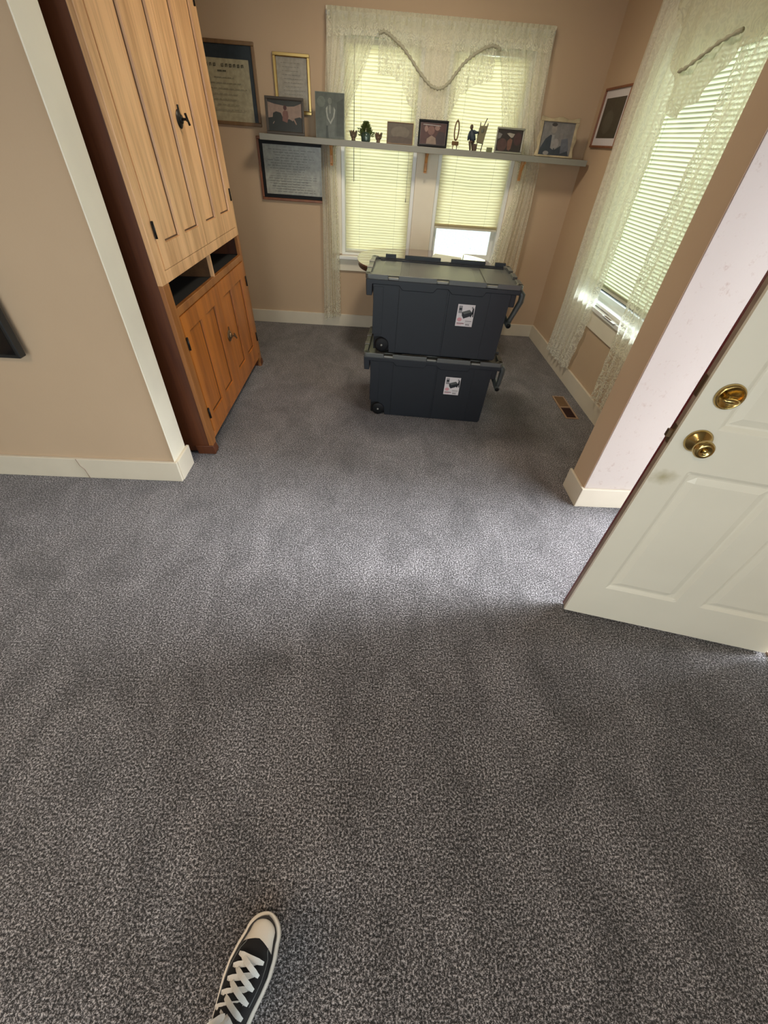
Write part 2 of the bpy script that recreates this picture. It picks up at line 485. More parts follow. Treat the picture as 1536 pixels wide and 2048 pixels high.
# ------------------------------------------------------------------ mesh builder
class MB:
    def __init__(s):
        s.v, s.f, s.mi, s.mats, s.sm = [], [], [], [], []

    def m(s, material):
        if material not in s.mats:
            s.mats.append(material)
        return s.mats.index(material)

    def add(s, verts, faces, material, smooth=False):
        o = len(s.v)
        s.v += [tuple(p) for p in verts]
        k = s.m(material)
        for f in faces:
            s.f.append([i + o for i in f])
            s.mi.append(k)
            s.sm.append(smooth)
        return s

    def box(s, x0, x1, y0, y1, z0, z1, material):
        v = [(x0, y0, z0), (x1, y0, z0), (x1, y1, z0), (x0, y1, z0), (x0, y0, z1), (x1, y0, z1), (x1, y1, z1), (x0, y1, z1)]
        return s.add(v, [(3, 2, 1, 0), (4, 5, 6, 7), (0, 1, 5, 4), (1, 2, 6, 5), (2, 3, 7, 6), (3, 0, 4, 7)], material)

    def prism(s, poly, axis, a, b, material, smooth=False):
        """poly = 2-D outline in the two other axes (in x,y,z order); extruded along axis from a to b"""
        def P(p, t):
            if axis == 0:
                return (t, p[0], p[1])
            if axis == 1:
                return (p[0], t, p[1])
            return (p[0], p[1], t)
        n = len(poly)
        v = [P(p, a) for p in poly] + [P(p, b) for p in poly]
        o = len(s.v)
        s.add(v, [list(range(n)), [n + i for i in reversed(range(n))]], material, False)
        k = s.m(material)
        for i in range(n):
            j = (i + 1) % n
            s.f.append([o + i, o + n + i, o + n + j, o + j])
            s.mi.append(k)
            s.sm.append(smooth)
        return s

    def tube(s, pts, rad, material, n=8, caps=True):
        pts = [Vector(p) for p in pts]
        rads = rad if isinstance(rad, (list, tuple)) else [rad] * len(pts)
        rings = []
        up = Vector((0, 0, 1))
        prev = None
        for i, p in enumerate(pts):
            d = (pts[min(i + 1, len(pts) - 1)] - pts[max(i - 1, 0)]).normalized()
            if prev is None:
                a = up if abs(d.z) < 0.9 else Vector((1, 0, 0))
                e1 = d.cross(a).normalized()
            else:
                e1 = (prev - d * prev.dot(d)).normalized()
            prev = e1
            e2 = d.cross(e1)
            rings.append([p + (e1 * cos(2 * pi * k / n) + e2 * sin(2 * pi * k / n)) * rads[i] for k in range(n)])
        v = [q for r in rings for q in r]
        f = []
        for i in range(len(rings) - 1):
            for k in range(n):
                a = i * n + k
                b = i * n + (k + 1) % n
                f.append((a, b, b + n, a + n))
        if caps:
            f.append(tuple(reversed(range(n))))
            f.append(tuple((len(rings) - 1) * n + k for k in range(n)))
        return s.add(v, f, material, True)

    def lathe(s, prof, center, axis, material, n=24):
        """prof = [(radius, height)] along axis vector from center"""
        ax = Vector(axis).normalized()
        a = Vector((0, 0, 1)) if abs(ax.z) < 0.9 else Vector((1, 0, 0))
        e1 = ax.cross(a).normalized()
        e2 = ax.cross(e1)
        c = Vector(center)
        v = []
        for r, h in prof:
            for k in range(n):
                v.append(c + ax * h + (e1 * cos(2 * pi * k / n) + e2 * sin(2 * pi * k / n)) * r)
        f = []
        for i in range(len(prof) - 1):
            for k in range(n):
                p, q = i * n + k, i * n + (k + 1) % n
                f.append((p, q, q + n, p + n))
        f.append(tuple(reversed(range(n))))
        f.append(tuple((len(prof) - 1) * n + k for k in range(n)))
        return s.add(v, f, material, True)

    def ell(s, c, r, material, n=16, m=10, rot=None):
        v, f = [], []
        for i in range(m + 1):
            t = pi * i / m
            for k in range(n):
                a = 2 * pi * k / n
                p = Vector((r[0] * sin(t) * cos(a), r[1] * sin(t) * sin(a), r[2] * cos(t)))
                if rot:
                    p = rot @ p
                v.append(Vector(c) + p)
        for i in range(m):
            for k in range(n):
                a, b = i * n + k, i * n + (k + 1) % n
                f.append((a, a + n, b + n, b))
        return s.add(v, f, material, True)

    def build(s, name, parent=None, bevel=0.0, seg=2, weld=False):
        me = bpy.data.meshes.new(name)
        me.from_pydata([tuple(p) for p in s.v], [], s.f)
        for mt in s.mats:
            me.materials.append(mt)
        for p, k, sm in zip(me.polygons, s.mi, s.sm):
            p.material_index = k
            p.use_smooth = sm
        bm = bmesh.new()
        bm.from_mesh(me)
        if weld:
            bmesh.ops.remove_doubles(bm, verts=bm.verts, dist=1e-5)
        bmesh.ops.recalc_face_normals(bm, faces=bm.faces)
        bm.to_mesh(me)
        bm.free()
        me.update()
        o = bpy.data.objects.new(name, me)
        COL.objects.link(o)
        if parent:
            o.parent = parent
        if bevel > 0:
            b = o.modifiers.new('bevel', 'BEVEL')
            b.width = bevel
            b.segments = seg
            b.limit_method = 'ANGLE'
            b.angle_limit = radians(40)
        return o


def thing(name, label, cat, loc=(0, 0, 0), rot=(0, 0, 0), group=None):
    o = bpy.data.objects.new(name, None)
    COL.objects.link(o)
    o.location = loc
    o.rotation_euler = rot
    o.empty_display_size = 0.05
    o['label'] = label
    o['category'] = cat
    if group:
        o['group'] = group
    return o


def tag(o, label, cat, group=None):
    o['label'] = label
    o['category'] = cat
    if group:
        o['group'] = group
    return o


def struct(o, label=None, cat=None):
    o['kind'] = 'structure'
    if label:
        o['label'] = label
    if cat:
        o['category'] = cat
    return o


def wall_with_holes(axis, a0, a1, z0, z1, t0, t1, holes, material, reveal=None):
    """wall as one mesh: grid of boxes round rectangular holes. axis 'x': wall runs along x; t = y range. axis 'y': runs along y; t = x range"""
    mb = MB()
    us = sorted({a0, a1, *[h[0] for h in holes], *[h[1] for h in holes]})
    for u0, u1 in zip(us[:-1], us[1:]):
        hs = sorted([(h[2], h[3]) for h in holes if h[0] <= u0 + 1e-6 and h[1] >= u1 - 1e-6])
        z = z0
        spans = []
        for b, t in hs:
            if b > z:
                spans.append((z, b))
            z = t
        if z < z1:
            spans.append((z, z1))
        for b, t in spans:
            if axis == 'x':
                mb.box(u0, u1, t0, t1, b, t, material)
            else:
                mb.box(t0, t1, u0, u1, b, t, material)
    return mb


# ------------------------------------------------------------------ room shell
CEIL = 2.62
mb = MB()
mb.box(-3.2, 1.85, -2.7, 4.66, -0.12, 0.0, M['carpet'])
struct(mb.build('floor'), 'grey speckled twist pile carpet covering the whole floor', 'carpet')
mb = MB()
mb.box(-3.2, 1.85, -2.7, 4.66, CEIL, CEIL + 0.1, M['ceil'])
struct(mb.build('ceiling'), 'plain off white ceiling over both rooms', 'ceiling')

struct(wall_with_holes('x', -1.62, 1.70, 0, CEIL, 4.51, 4.66,
                       [(-0.33, 0.307, 0.65, 2.06), (0.49, 1.14, 0.65, 2.06)], M['wall']).build('wall_back'),
       'beige far wall with the pair of windows', 'wall')
struct(wall_with_holes('y', -2.7, 4.66, 0, CEIL, 1.70, 1.85,
                       [(2.38, 3.70, 0.64, 2.05), (0.80, 1.665, 0, 2.05), (-2.1, -0.6, 0.8, 2.1)], M['wall']).build('wall_right'),
       'beige right wall with one window and the entrance doorway', 'wall')
mb = MB()
mb.box(-1.74, -1.62, 1.97, 4.66, 0, CEIL, M['wall'])
struct(mb.build('wall_left'), 'beige nook side wall behind the tall cupboard', 'wall')
mb = MB()
mb.box(-3.2, -3.05, -2.7, 1.97, 0, CEIL, M['wall'])
struct(mb.build('wall_left_living'), 'beige side wall of the living room', 'wall')
struct(wall_with_holes('x', -3.2, 1.85, 0, CEIL, -2.85, -2.7, [(-2.2, 0.0, 0.65, 2.15), (0.3, 1.5, 0.65, 2.15)], M['wall']).build('wall_rear'), 'beige wall behind the photographer', 'wall')
# partition stubs
mb = MB()
mb.box(-3.05, -1.068, 1.82, 1.97, 0, CEIL, M['wall'])
mb.box(-1.068, -1.062, 1.815, 1.972, 0.11, 2.3, M['cream'])
struct(mb.build('wall_partition_left', bevel=0.003), 'beige dividing wall with a cream painted end face beside the cupboard', 'wall')
mb = MB()
mb.box(1.212, 1.70, 1.738, 1.905, 0, CEIL, M['wallscuff'])
mb.box(1.208, 1.212, 1.740, 1.903, 0.12, CEIL, M['wall'])
struct(mb.build('wall_partition_right', bevel=0.003), 'scuffed pale wall stub between the nook and the open door', 'wall')
mb = MB()
mb.box(-1.068, 1.212, 1.80, 1.95, 2.3, CEIL, M['wall'])
struct(mb.build('wall_header'), 'beige header above the wide opening to the nook', 'wall')

# baseboards
def baseboard(name, boxes, label):
    b = MB()
    for bx in boxes:
        b.box(*bx, M['base'])
    return struct(b.build(name, bevel=0.003), label, 'baseboard')


baseboard('baseboard_back', [(-1.62, 1.70, 4.492, 4.51, 0, 0.118)], 'cream baseboard along the far wall')
baseboard('baseboard_right', [(1.682, 1.70, 1.905, 4.492, 0, 0.125)], 'cream baseboard along the right wall under the window')
baseboard('baseboard_partition_left', [(-3.05, -1.05, 1.802, 1.82, 0, 0.128), (-1.062, -1.046, 1.82, 1.985, 0, 0.128)],
          'cream baseboard wrapping the end of the left dividing wall')
baseboard('baseboard_partition_right', [(1.194, 1.70, 1.722, 1.738, 0, 0.128), (1.194, 1.208, 1.738, 1.922, 0, 0.128)],
          'cream baseboard wrapping the end of the right wall stub')
baseboard('baseboard_front_right', [(1.682, 1.70, -2.7, 0.72, 0, 0.128)], 'cream baseboard on the right wall in front of the door')
baseboard('baseboard_left', [(-1.62, -1.604, 1.97, 4.49, 0, 0.118)], 'cream baseboard behind the cupboard')

# crack in left baseboard
mb = MB()
mb.tube([(-1.585, 1.8005, 0.128), (-1.58, 1.8005, 0.085), (-1.565, 1.8005, 0.06), (-1.56, 1.8005, 0.0)], 0.0018, M['dooredge'], 5)
struct(mb.build('trim_4'), 'thin crack line across the left baseboard', 'crack')

# ------------------------------------------------------------------ window casings (trim) and sills
mb = MB()
mb.box(-0.425, -0.33, 4.492, 4.51, 0.66, 2.15, M['cream'])
mb.box(0.307, 0.49, 4.492, 4.51, 0.66, 2.06, M['cream'])
mb.box(1.14, 1.235, 4.492, 4.51, 0.66, 2.15, M['cream'])
mb.box(-0.33, 1.14, 4.492, 4.51, 2.06, 2.15, M['cream'])
mb.box(-0.43, 1.24, 4.494, 4.51, 0.52, 0.622, M['cream'])
struct(mb.build('trim_1', bevel=0.003), 'cream casing around the two far windows', 'trim')
mb = MB()
mb.box(-0.38, 1.20, 4.455, 4.60, 0.622, 0.648, M['white'])
struct(mb.build('trim_2', bevel=0.004), 'white sill board under the two far windows', 'sill')
mb = MB()
mb.box(1.684, 1.70, 2.29, 2.38, 0.66, 2.14, M['cream'])
mb.box(1.684, 1.70, 3.70, 3.79, 0.66, 2.14, M['cream'])
mb.box(1.684, 1.70, 2.38, 3.70, 2.05, 2.14, M['cream'])
mb.box(1.686, 1.70, 2.30, 3.78, 0.49, 0.612, M['cream'])
struct(mb.build('trim_3', bevel=0.003), 'cream casing around the side window', 'trim')
mb = MB()
mb.box(1.668, 1.80, 2.28, 3.80, 0.612, 0.64, M['white'])
struct(mb.build('trim_5', bevel=0.004), 'white sill board of the side window', 'sill')


def window_unit(name, axis, a0, a1, z0, z1, t0, label):
    """vinyl double-hung sash in its hole; a = along the wall, t0 = plane nearest the room"""
    def bx(mb, u0, u1, zz0, zz1, d0, d1, m):
        if axis == 'x':
            mb.box(u0, u1, t0 + d0, t0 + d1, zz0, zz1, m)
        else:
            mb.box(t0 + d0, t0 + d1, u0, u1, zz0, zz1, m)
    root = bpy.data.objects.new(name, None)
    COL.objects.link(root)
    struct(root, label, 'window')
    mb = MB()
    fw = 0.03
    bx(mb, a0, a0 + fw, z0, z1, 0.0, 0.13, M['white'])
    bx(mb, a1 - fw, a1, z0, z1, 0.0, 0.13, M['white'])
    bx(mb, a0 + fw, a1 - fw, z1 - fw, z1, 0.0, 0.13, M['white'])
    bx(mb, a0 + fw, a1 - fw, z0, z0 + 0.02, 0.0, 0.13, M['white'])
    mb.build('window_frame', root, bevel=0.002)
    zm = (z0 + z1) / 2
    for b, t, d in ((z0 + 0.02, z1 - fw, 0.09),):
        sm = MB()
        sw = 0.035
        bx(sm, a0 + fw, a0 + fw + sw, b, t, d, d + 0.025, M['white'])
        bx(sm, a1 - fw - sw, a1 - fw, b, t, d, d + 0.025, M['white'])
        bx(sm, a0 + fw + sw, a1 - fw - sw, b, b + sw, d, d + 0.025, M['white'])
        bx(sm, a0 + fw + sw, a1 - fw - sw, t - sw, t, d, d + 0.025, M['white'])
        s = sm.build('window_sash', root, bevel=0.002)
        gm = MB()
        bx(gm, a0 + fw + sw, a1 - fw - sw, b + sw, t - sw, d + 0.010, d + 0.014, M['glass'])
        gm.build('glass_pane', s)
    return root


window_unit('window_1', 'x', -0.33, 0.307, 0.65, 2.06, 4.515, 'white vinyl window left of the centre post, blind fully down')
window_unit('window_2', 'x', 0.49, 1.14, 0.65, 2.06, 4.515, 'white vinyl window right of the centre post, blind partly raised')
window_unit('window_3', 'y', 2.38, 3.70, 0.64, 2.05, 1.705, 'white vinyl side window behind the long lace curtain')
window_unit('window_5', 'x', -2.2, 0.0, 0.65, 2.15, -2.84, 'wide plain window in the wall behind the photographer')
window_unit('window_6', 'x', 0.3, 1.5, 0.65, 2.15, -2.84, 'narrower plain window in the wall behind the photographer')
window_unit('window_4', 'y', -2.1, -0.6, 0.8, 2.1, 1.705, 'plain window in the right wall of the living room')


# ------------------------------------------------------------------ blinds
def blind(axis, a0, a1, ztop, zbot, t, label, name='window_blind', wand=None, cord=None, sag=0.0, pitch=0.0205, stack=0, slat=None):
    slat = slat or M['blind']
    """t = centre plane of slats; room is on the negative side of the other axis"""
    root = thing(name, label, 'blind', group='mini blinds in the nook windows')

    def P(u, d, z):
        return (u, t + d, z) if axis == 'x' else (t + d, u, z)

    def bx(mb, u0, u1, d0, d1, z0, z1, m):
        if axis == 'x':
            mb.box(u0, u1, t + d0, t + d1, z0, z1, m)
        else:
            mb.box(t + d0, t + d1, u0, u1, z0, z1, m)
    h = MB()
    bx(h, a0, a1, -0.014, 0.014, ztop, ztop + 0.026, M['blindsolid'])
    h.build('headrail', root)
    s = MB()
    z = ztop - 0.012
    n = 0
    tilt = radians(64)
    while z > zbot + 0.02:
        z1 = z
        v, f = [], []
        for k in range(4):
            q = (k / 3 - 0.5) * 0.027
            crown = 0.0028 * (1 - (2 * k / 3 - 1) ** 2)
            d = q * cos(tilt) - crown * sin(tilt)
            zz = -q * sin(tilt) - crown * cos(tilt)
            for e, u in enumerate((a0 + 0.003, (a0 + a1) / 2, a1 - 0.003)):
                v.append(P(u, d, z1 + zz + (random.uniform(-0.0006, 0.0006) if e != 1 else -sag)))
        for k in range(3):
            for e in range(2):
                a = k * 3 + e
                f.append((a, a + 1, a + 4, a + 3))
        s.add(v, f, slat, True)
        z -= pitch
        n += 1
    s.build('slats', root)
    if stack:
        st = MB()
        for k in range(stack):
            bx(st, a0 + 0.003, a1 - 0.003, -0.012, 0.012, zbot + 0.016 + k * 0.0028, zbot + 0.0172 + k * 0.0028, slat)
        st.build('stacked_slats', root)
    b = MB()
    bx(b, a0 + 0.002, a1 - 0.002, -0.012, 0.012, zbot, zbot + 0.016, M['blindsolid'])
    b.build('bottom_rail', root, bevel=0.002)
    for fr in (0.22, 0.78):
        c = MB()
        u = a0 + (a1 - a0) * fr
        for d in (-0.0125,):
            c.tube([P(u, d, ztop), P(u, d, zbot + 0.01)], 0.0007, M['cord'], 4)
        c.build('ladder_cord', root)
    if wand:
        wb = MB()
        wb.tube([P(wand[0], -0.022, ztop), P(wand[0], -0.024, wand[1])], 0.0028, M['wand'], 6)
        wb.build('tilt_wand', root)
    if cord:
        cb = MB()
        cb.tube([P(cord[0], -0.020, ztop), P(cord[0] + 0.004, -0.022, cord[1] + 0.03)], 0.0012, M['cord'], 5)
        cb.lathe([(0.001, 0), (0.003, 0.004), (0.005, 0.03), (0.002, 0.034)], P(cord[0] + 0.004, -0.022, cord[1] + 0.032), (0, 0, -1), M['cord'], 8)
        cb.build('pull_cord', root)
    return root


blind('x', -0.295, 0.278, 1.99, 0.672, 4.545, 'lowered ivory mini blind with dark tilt wand in the window left of the centre post',
      wand=(-0.222, 1.20), cord=(0.235, 1.08))
blind('x', 0.522, 1.108, 1.99, 0.905, 4.545, 'partly raised ivory mini blind in the window right of the centre post', sag=0.006, stack=8)
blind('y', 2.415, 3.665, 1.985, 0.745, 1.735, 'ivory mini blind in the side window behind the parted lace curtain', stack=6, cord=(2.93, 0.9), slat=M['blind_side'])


# ------------------------------------------------------------------ lace curtains
def interp(tab, z):
    """tab = [(z, value)] descending in z"""
    if z >= tab[0][0]:
        return tab[0][1]
    for (z0, a), (z1, b) in zip(tab[:-1], tab[1:]):
        if z1 <= z <= z0:
            k = (z0 - z) / (z0 - z1)
            return a + (b - a) * k
    return tab[-1][1]


def drape(name, axis, t, L, R, ztop, botL, botR, folds, amp, parent, cloth=1.6, nu=110, nv=60, border=0.10, material=None, wavy=0.0, botf=None, phase=0.0, edges=(True, True), pinch=None):
    """L,R: tables of side positions against height; t: plane; folds along the width"""
    mtl = material or M['lace']
    v, uv, ed = [], [], []
    for j in range(nv + 1):
        fz = j / nv
        for i in range(nu + 1):
            s = i / nu
            zb = botf(s) if botf else botL + (botR - botL) * s
            z = ztop + (zb - ztop) * fz
            l = interp(L, z)
            r = interp(R, z)
            wob = wavy * sin(z * 48) if wavy else 0
            u = l + (r - l) * s
            if edges[1]:
                u += wob * s ** 6
            if edges[0]:
                u -= wob * (1 - s) ** 6
            a = amp * (0.55 + 0.45 * fz)
            if pinch:
                a *= 0.4 + 0.6 * min(1, abs(z - pinch) / 0.4)
            d = a * sin(2 * pi * folds * s + phase + 0.7 * sin(3 * z)) + a * 0.35 * sin(2 * pi * folds * 2.3 * s + 1.3 + z * 2)
            u += a * 0.35 * cos(2 * pi * folds * s + phase) * (1 if 0.03 < s < 0.97 else 0)
            v.append((u, t + d, z) if axis == 'x' else (t + d, u, z))
            uv.append((s * cloth, z))
            dist = min((s * cloth if edges[0] else 9), ((1 - s) * cloth if edges[1] else 9), (z - zb) * 1.0)
            ed.append(max(0.0, min(1.0, 1.25 - dist / border)))
    f = []
    for j in range(nv):
        for i in range(nu):
            a = j * (nu + 1) + i
            f.append((a, a + 1, a + nu + 2, a + nu + 1))
    me = bpy.data.meshes.new(name)
    me.from_pydata(v, [], f)
    me.materials.append(mtl)
    ul = me.uv_layers.new(name='UVMap')
    for lp in me.loops:
        ul.data[lp.index].uv = uv[lp.vertex_index]
    at = me.attributes.new('edge', 'FLOAT', 'POINT')
    for k, e in enumerate(ed):
        at.data[k].value = e
    for p in me.polygons:
        p.use_smooth = True
    o = bpy.data.objects.new(name, me)
    COL.objects.link(o)
    if parent:
        o.parent = parent
    return o


YC = 4.455
# far window: left panel
r = thing('lace_curtain', 'cream lace panel hanging left of the far windows down to the baseboard', 'curtain', group='lace window curtains')
drape('curtain_cloth', 'x', YC, [(2.10, -0.415), (1.68, -0.445), (1.39, -0.487), (0.88, -0.497), (0.06, -0.520)],
      [(2.10, -0.03), (1.98, -0.088), (1.83, -0.157), (1.69, -0.231), (1.55, -0.298), (1.40, -0.365), (1.07, -0.356), (0.70, -0.349), (0.10, -0.344)],
      2.10, 0.068, 0.115, 6, 0.020, r, cloth=0.9, border=0.14, edges=(False, True))
r = thing('lace_curtain', 'cream lace panel hanging at the right edge of the far windows', 'curtain', group='lace window curtains')
drape('curtain_cloth', 'x', YC, [(2.10, 0.80), (1.98, 0.85), (1.81, 0.905), (1.62, 0.954), (1.45, 1.05), (1.39, 1.165), (1.16, 1.165), (0.78, 1.10), (0.5, 1.06), (0.10, 1.02)],
      [(2.13, 1.215), (1.91, 1.232), (1.69, 1.25), (1.50, 1.30), (1.38, 1.338), (1.10, 1.352), (0.63, 1.36), (0.1, 1.36)],
      2.10, 0.09, 0.07, 6, 0.020, r, cloth=0.9, border=0.14, wavy=0.004, edges=(True, False))
# far window: swag valance
r = thing('swag_valance', 'cream lace swag valance with scalloped hem across the top of the far windows', 'valance', group='lace window valances')
ve = [(-0.044, 1.834), (0.049, 1.832), (0.128, 1.797), (0.194, 1.702), (0.251, 1.642), (0.285, 1.50), (0.49, 1.50), (0.525, 1.638), (0.595, 1.753), (0.681, 1.811), (0.82, 1.85)]


def vbot(s):
    x = -0.044 + 0.864 * s
    for (x0, z0), (x1, z1) in zip(ve[:-1], ve[1:]):
        if x0 <= x <= x1:
            return z0 + (z1 - z0) * (x - x0) / (x1 - x0) + 0.010 * abs(sin(x * 60))
    return ve[-1][1]


drape('valance_cloth', 'x', YC - 0.006, [(2.1, -0.044)], [(2.1, 0.82)], 2.10, 1.8, 1.8, 9, 0.012, r, cloth=1.7, nu=150, nv=40, border=0.17, botf=vbot)
drape('valance_top', 'x', YC - 0.012, [(2.1, -0.412)], [(2.1, 1.213)], 2.125, 2.03, 2.03, 15, 0.007, r, cloth=2.6, nu=180, nv=6, border=0.05, botf=lambda s: 2.0 + 0.02 * sin(s * 9))
drape('header_ruffle', 'x', YC - 0.006, [(2.2, -0.412)], [(2.2, 1.213)], 2.145, 2.085, 2.085, 40, 0.006, r, cloth=3, nu=320, nv=4, material=M['lace_dense'])
mb = MB()
mb.tube([(-0.42, 4.462, 2.112), (1.22, 4.462, 2.112)], 0.011, M['white'], 8)
mb.build('curtain_rod', r)
rp = [(-0.045, 2.035), (-0.01, 2.048), (0.03, 2.035), (0.073, 2.012), (0.13, 1.98), (0.189, 1.934), (0.25, 1.878), (0.314, 1.828), (0.365, 1.797), (0.415, 1.787), (0.455, 1.795), (0.50, 1.828),
      (0.54, 1.875), (0.581, 1.92), (0.63, 1.958), (0.679, 1.987), (0.73, 2.012), (0.78, 2.025), (0.82, 2.02), (0.855, 2.0)]
mb = MB()
pts, rr = [], []
for (x0, z0), (x1, z1) in zip(rp[:-1], rp[1:]):
    for k in range(4):
        q = k / 4
        pts.append((x0 + (x1 - x0) * q, YC - 0.024, z0 + (z1 - z0) * q))
        rr.append(0.0095 + 0.003 * (-1) ** k)
mb.tube(pts, rr, M['ruffle'], 8)
mb.build('swag_cord', r)

# side window curtains
XC = 1.655
r = thing('lace_curtain', 'long cream lace panel on the far side of the side window', 'curtain', group='lace window curtains')
drape('curtain_cloth', 'y', XC, [(2.2, 3.20), (1.9, 3.27), (1.7, 3.298), (1.25, 3.293), (0.85, 3.282), (0.64, 3.30), (0.45, 3.32), (0.12, 3.37)],
      [(2.2, 3.845), (1.7, 3.86), (1.1, 3.85), (0.55, 3.83), (0.1, 3.85)], 2.30, 0.13, 0.12, 6, 0.020, r, cloth=1.3, border=0.16, wavy=0.008, edges=(True, False), material=M['lace_side'])
r = thing('lace_curtain', 'long cream lace panel beside the wall stub at the side window', 'curtain', group='lace window curtains')
drape('curtain_cloth', 'y', XC, [(2.2, 2.18), (0.1, 2.30)],
      [(2.2, 2.80), (1.8, 2.835), (1.5, 2.845), (1.25, 2.865), (0.84, 2.876), (0.5, 2.85), (0.15, 2.82)], 2.30, 0.16, 0.165, 6, 0.020, r, cloth=1.3, border=0.40, wavy=0.008, edges=(False, True), phase=1.0)
r = thing('swag_valance', 'cream lace swag valance with hanging tail over the side window', 'valance', group='lace window valances')
se = [(2.22, 1.90), (2.60, 1.90), (2.72, 1.90), (2.80, 1.885), (2.90, 1.82), (2.955, 1.715), (3.00, 1.73), (3.05, 1.71), (3.10, 1.685), (3.16, 1.662), (3.22, 1.675), (3.25, 1.72), (3.30, 1.80), (3.36, 1.86), (3.42, 1.95), (3.46, 2.03), (3.60, 2.16), (3.85, 2.24)]


def sbot(s):
    x = 2.22 + 1.63 * s
    for (x0, z0), (x1, z1) in zip(se[:-1], se[1:]):
        if x0 <= x <= x1:
            return z0 + (z1 - z0) * (x - x0) / (x1 - x0) + 0.004 * abs(sin(x * 60))
    return se[-1][1]


drape('valance_cloth', 'y', XC - 0.024, [(2.4, 2.20)], [(2.4, 3.86)], 2.34, 1.9, 1.9, 11, 0.014, r, cloth=2.6, nu=170, nv=40, border=0.07, botf=sbot, material=M['lace_valance'])
mb = MB()
mb.tube([(XC - 0.006, 2.18, 2.33), (XC - 0.006, 3.87, 2.33)], 0.011, M['white'], 8)
mb.build('curtain_rod', r)
mb = MB()
sp = [(2.80, 1.943), (2.84, 1.94), (2.954, 1.922), (3.07, 1.888), (3.177, 1.858), (3.262, 1.847)]
pts, rr = [], []
for (x0, z0), (x1, z1) in zip(sp[:-1], sp[1:]):
    for k in range(4):
        q = k / 4
        pts.append((XC - 0.05, x0 + (x1 - x0) * q, z0 + (z1 - z0) * q))
        rr.append(0.008 + 0.003 * (-1) ** k)
mb.tube(pts, rr, M['ruffle'], 8)
mb.build('swag_cord', r)

# paper left on the side window sill
mb = MB()
mb.add([(1.655, 2.93, 0.6415), (1.655, 3.12, 0.6415), (1.72, 3.10, 0.643), (1.73, 2.90, 0.643)], [(0, 1, 2, 3)], M['paper'])
mb.add([(1.655, 2.93, 0.6405), (1.655, 3.12, 0.6405), (1.72, 3.10, 0.642), (1.73, 2.90, 0.642)], [(3, 2, 1, 0)], M['paper'])
mb.add([(1.66, 2.99, 0.6425), (1.66, 3.10, 0.6425), (1.675, 3.095, 0.643), (1.675, 2.99, 0.643)], [(0, 1, 2, 3)], M['oldbrass'])
tag(mb.build('folded_paper'), 'folded printed paper lying on the side window sill', 'paper')

# ------------------------------------------------------------------ outside
mb = MB()
mb.box(-14, 16, -14, 18, -0.30, -0.20, M['gravel'])
struct(mb.build('ground'), 'bright pale gravel outside the windows', 'ground')
mb = MB()
z = -0.20
while z < 6.0:
    mb.add([(-8, 15.0, z), (10, 15.0, z), (10, 15.03, z + 0.12), (-8, 15.03, z + 0.12)], [(0, 1, 2, 3)], M['siding'])
    z += 0.12
mb.box(-8, 10, 15.03, 17.5, -0.20, 6, M['siding'])
hs = struct(mb.build('wall_outside_house'), 'yellow clapboard house wall seen dimly through the blinds', 'wall')
mb = MB()
for k in range(26):
    mb.ell((7.6 + random.uniform(-.3, .3), 1.8 + k * 0.18, 0.1 + random.uniform(0, .7)), (0.6, 0.5, 0.7), M['hedge'], 10, 7)
o = mb.build('hedge')
o['kind'] = 'stuff'
tag(o, 'green hedge outside the side window', 'hedge')

# ------------------------------------------------------------------ wall shelf and brackets
root = thing('wall_shelf', 'long white shelf board crossing the far windows at eye level', 'shelf', (-0.945, 4.36, 1.4655), (0, radians(0.31), 0))
mb = MB()
mb.box(0, 2.61, -0.07, 0.072, -0.038, 0.0, M['shelf'])
mb.build('shelf_board', root, bevel=0.002)
for x in (0.545, 1.325, 2.125):
    mb = MB()
    mb.prism([(0.055, -0.038), (-0.02, -0.038), (-0.015, -0.055), (0.01, -0.06), (0.03, -0.085), (0.042, -0.10), (0.045, -0.15), (0.055, -0.16)], 0, x - 0.009, x + 0.009, M['brackets'])
    mb.box(x - 0.012, x + 0.012, 0.055, 0.066, -0.165, -0.038, M['brackets'])
    mb.build('shelf_bracket', root, bevel=0.002)


def shelf_z(x):
    return 1.4657 - (x + 0.945) * math.tan(radians(0.31))


# ------------------------------------------------------------------ framed pictures
def ellipse(cx, cy, rx, ry, n=16, a0=0, a1=2 * pi):
    return [(cx + rx * cos(a0 + (a1 - a0) * k / n), cy + ry * sin(a0 + (a1 - a0) * k / n)) for k in range(n)]


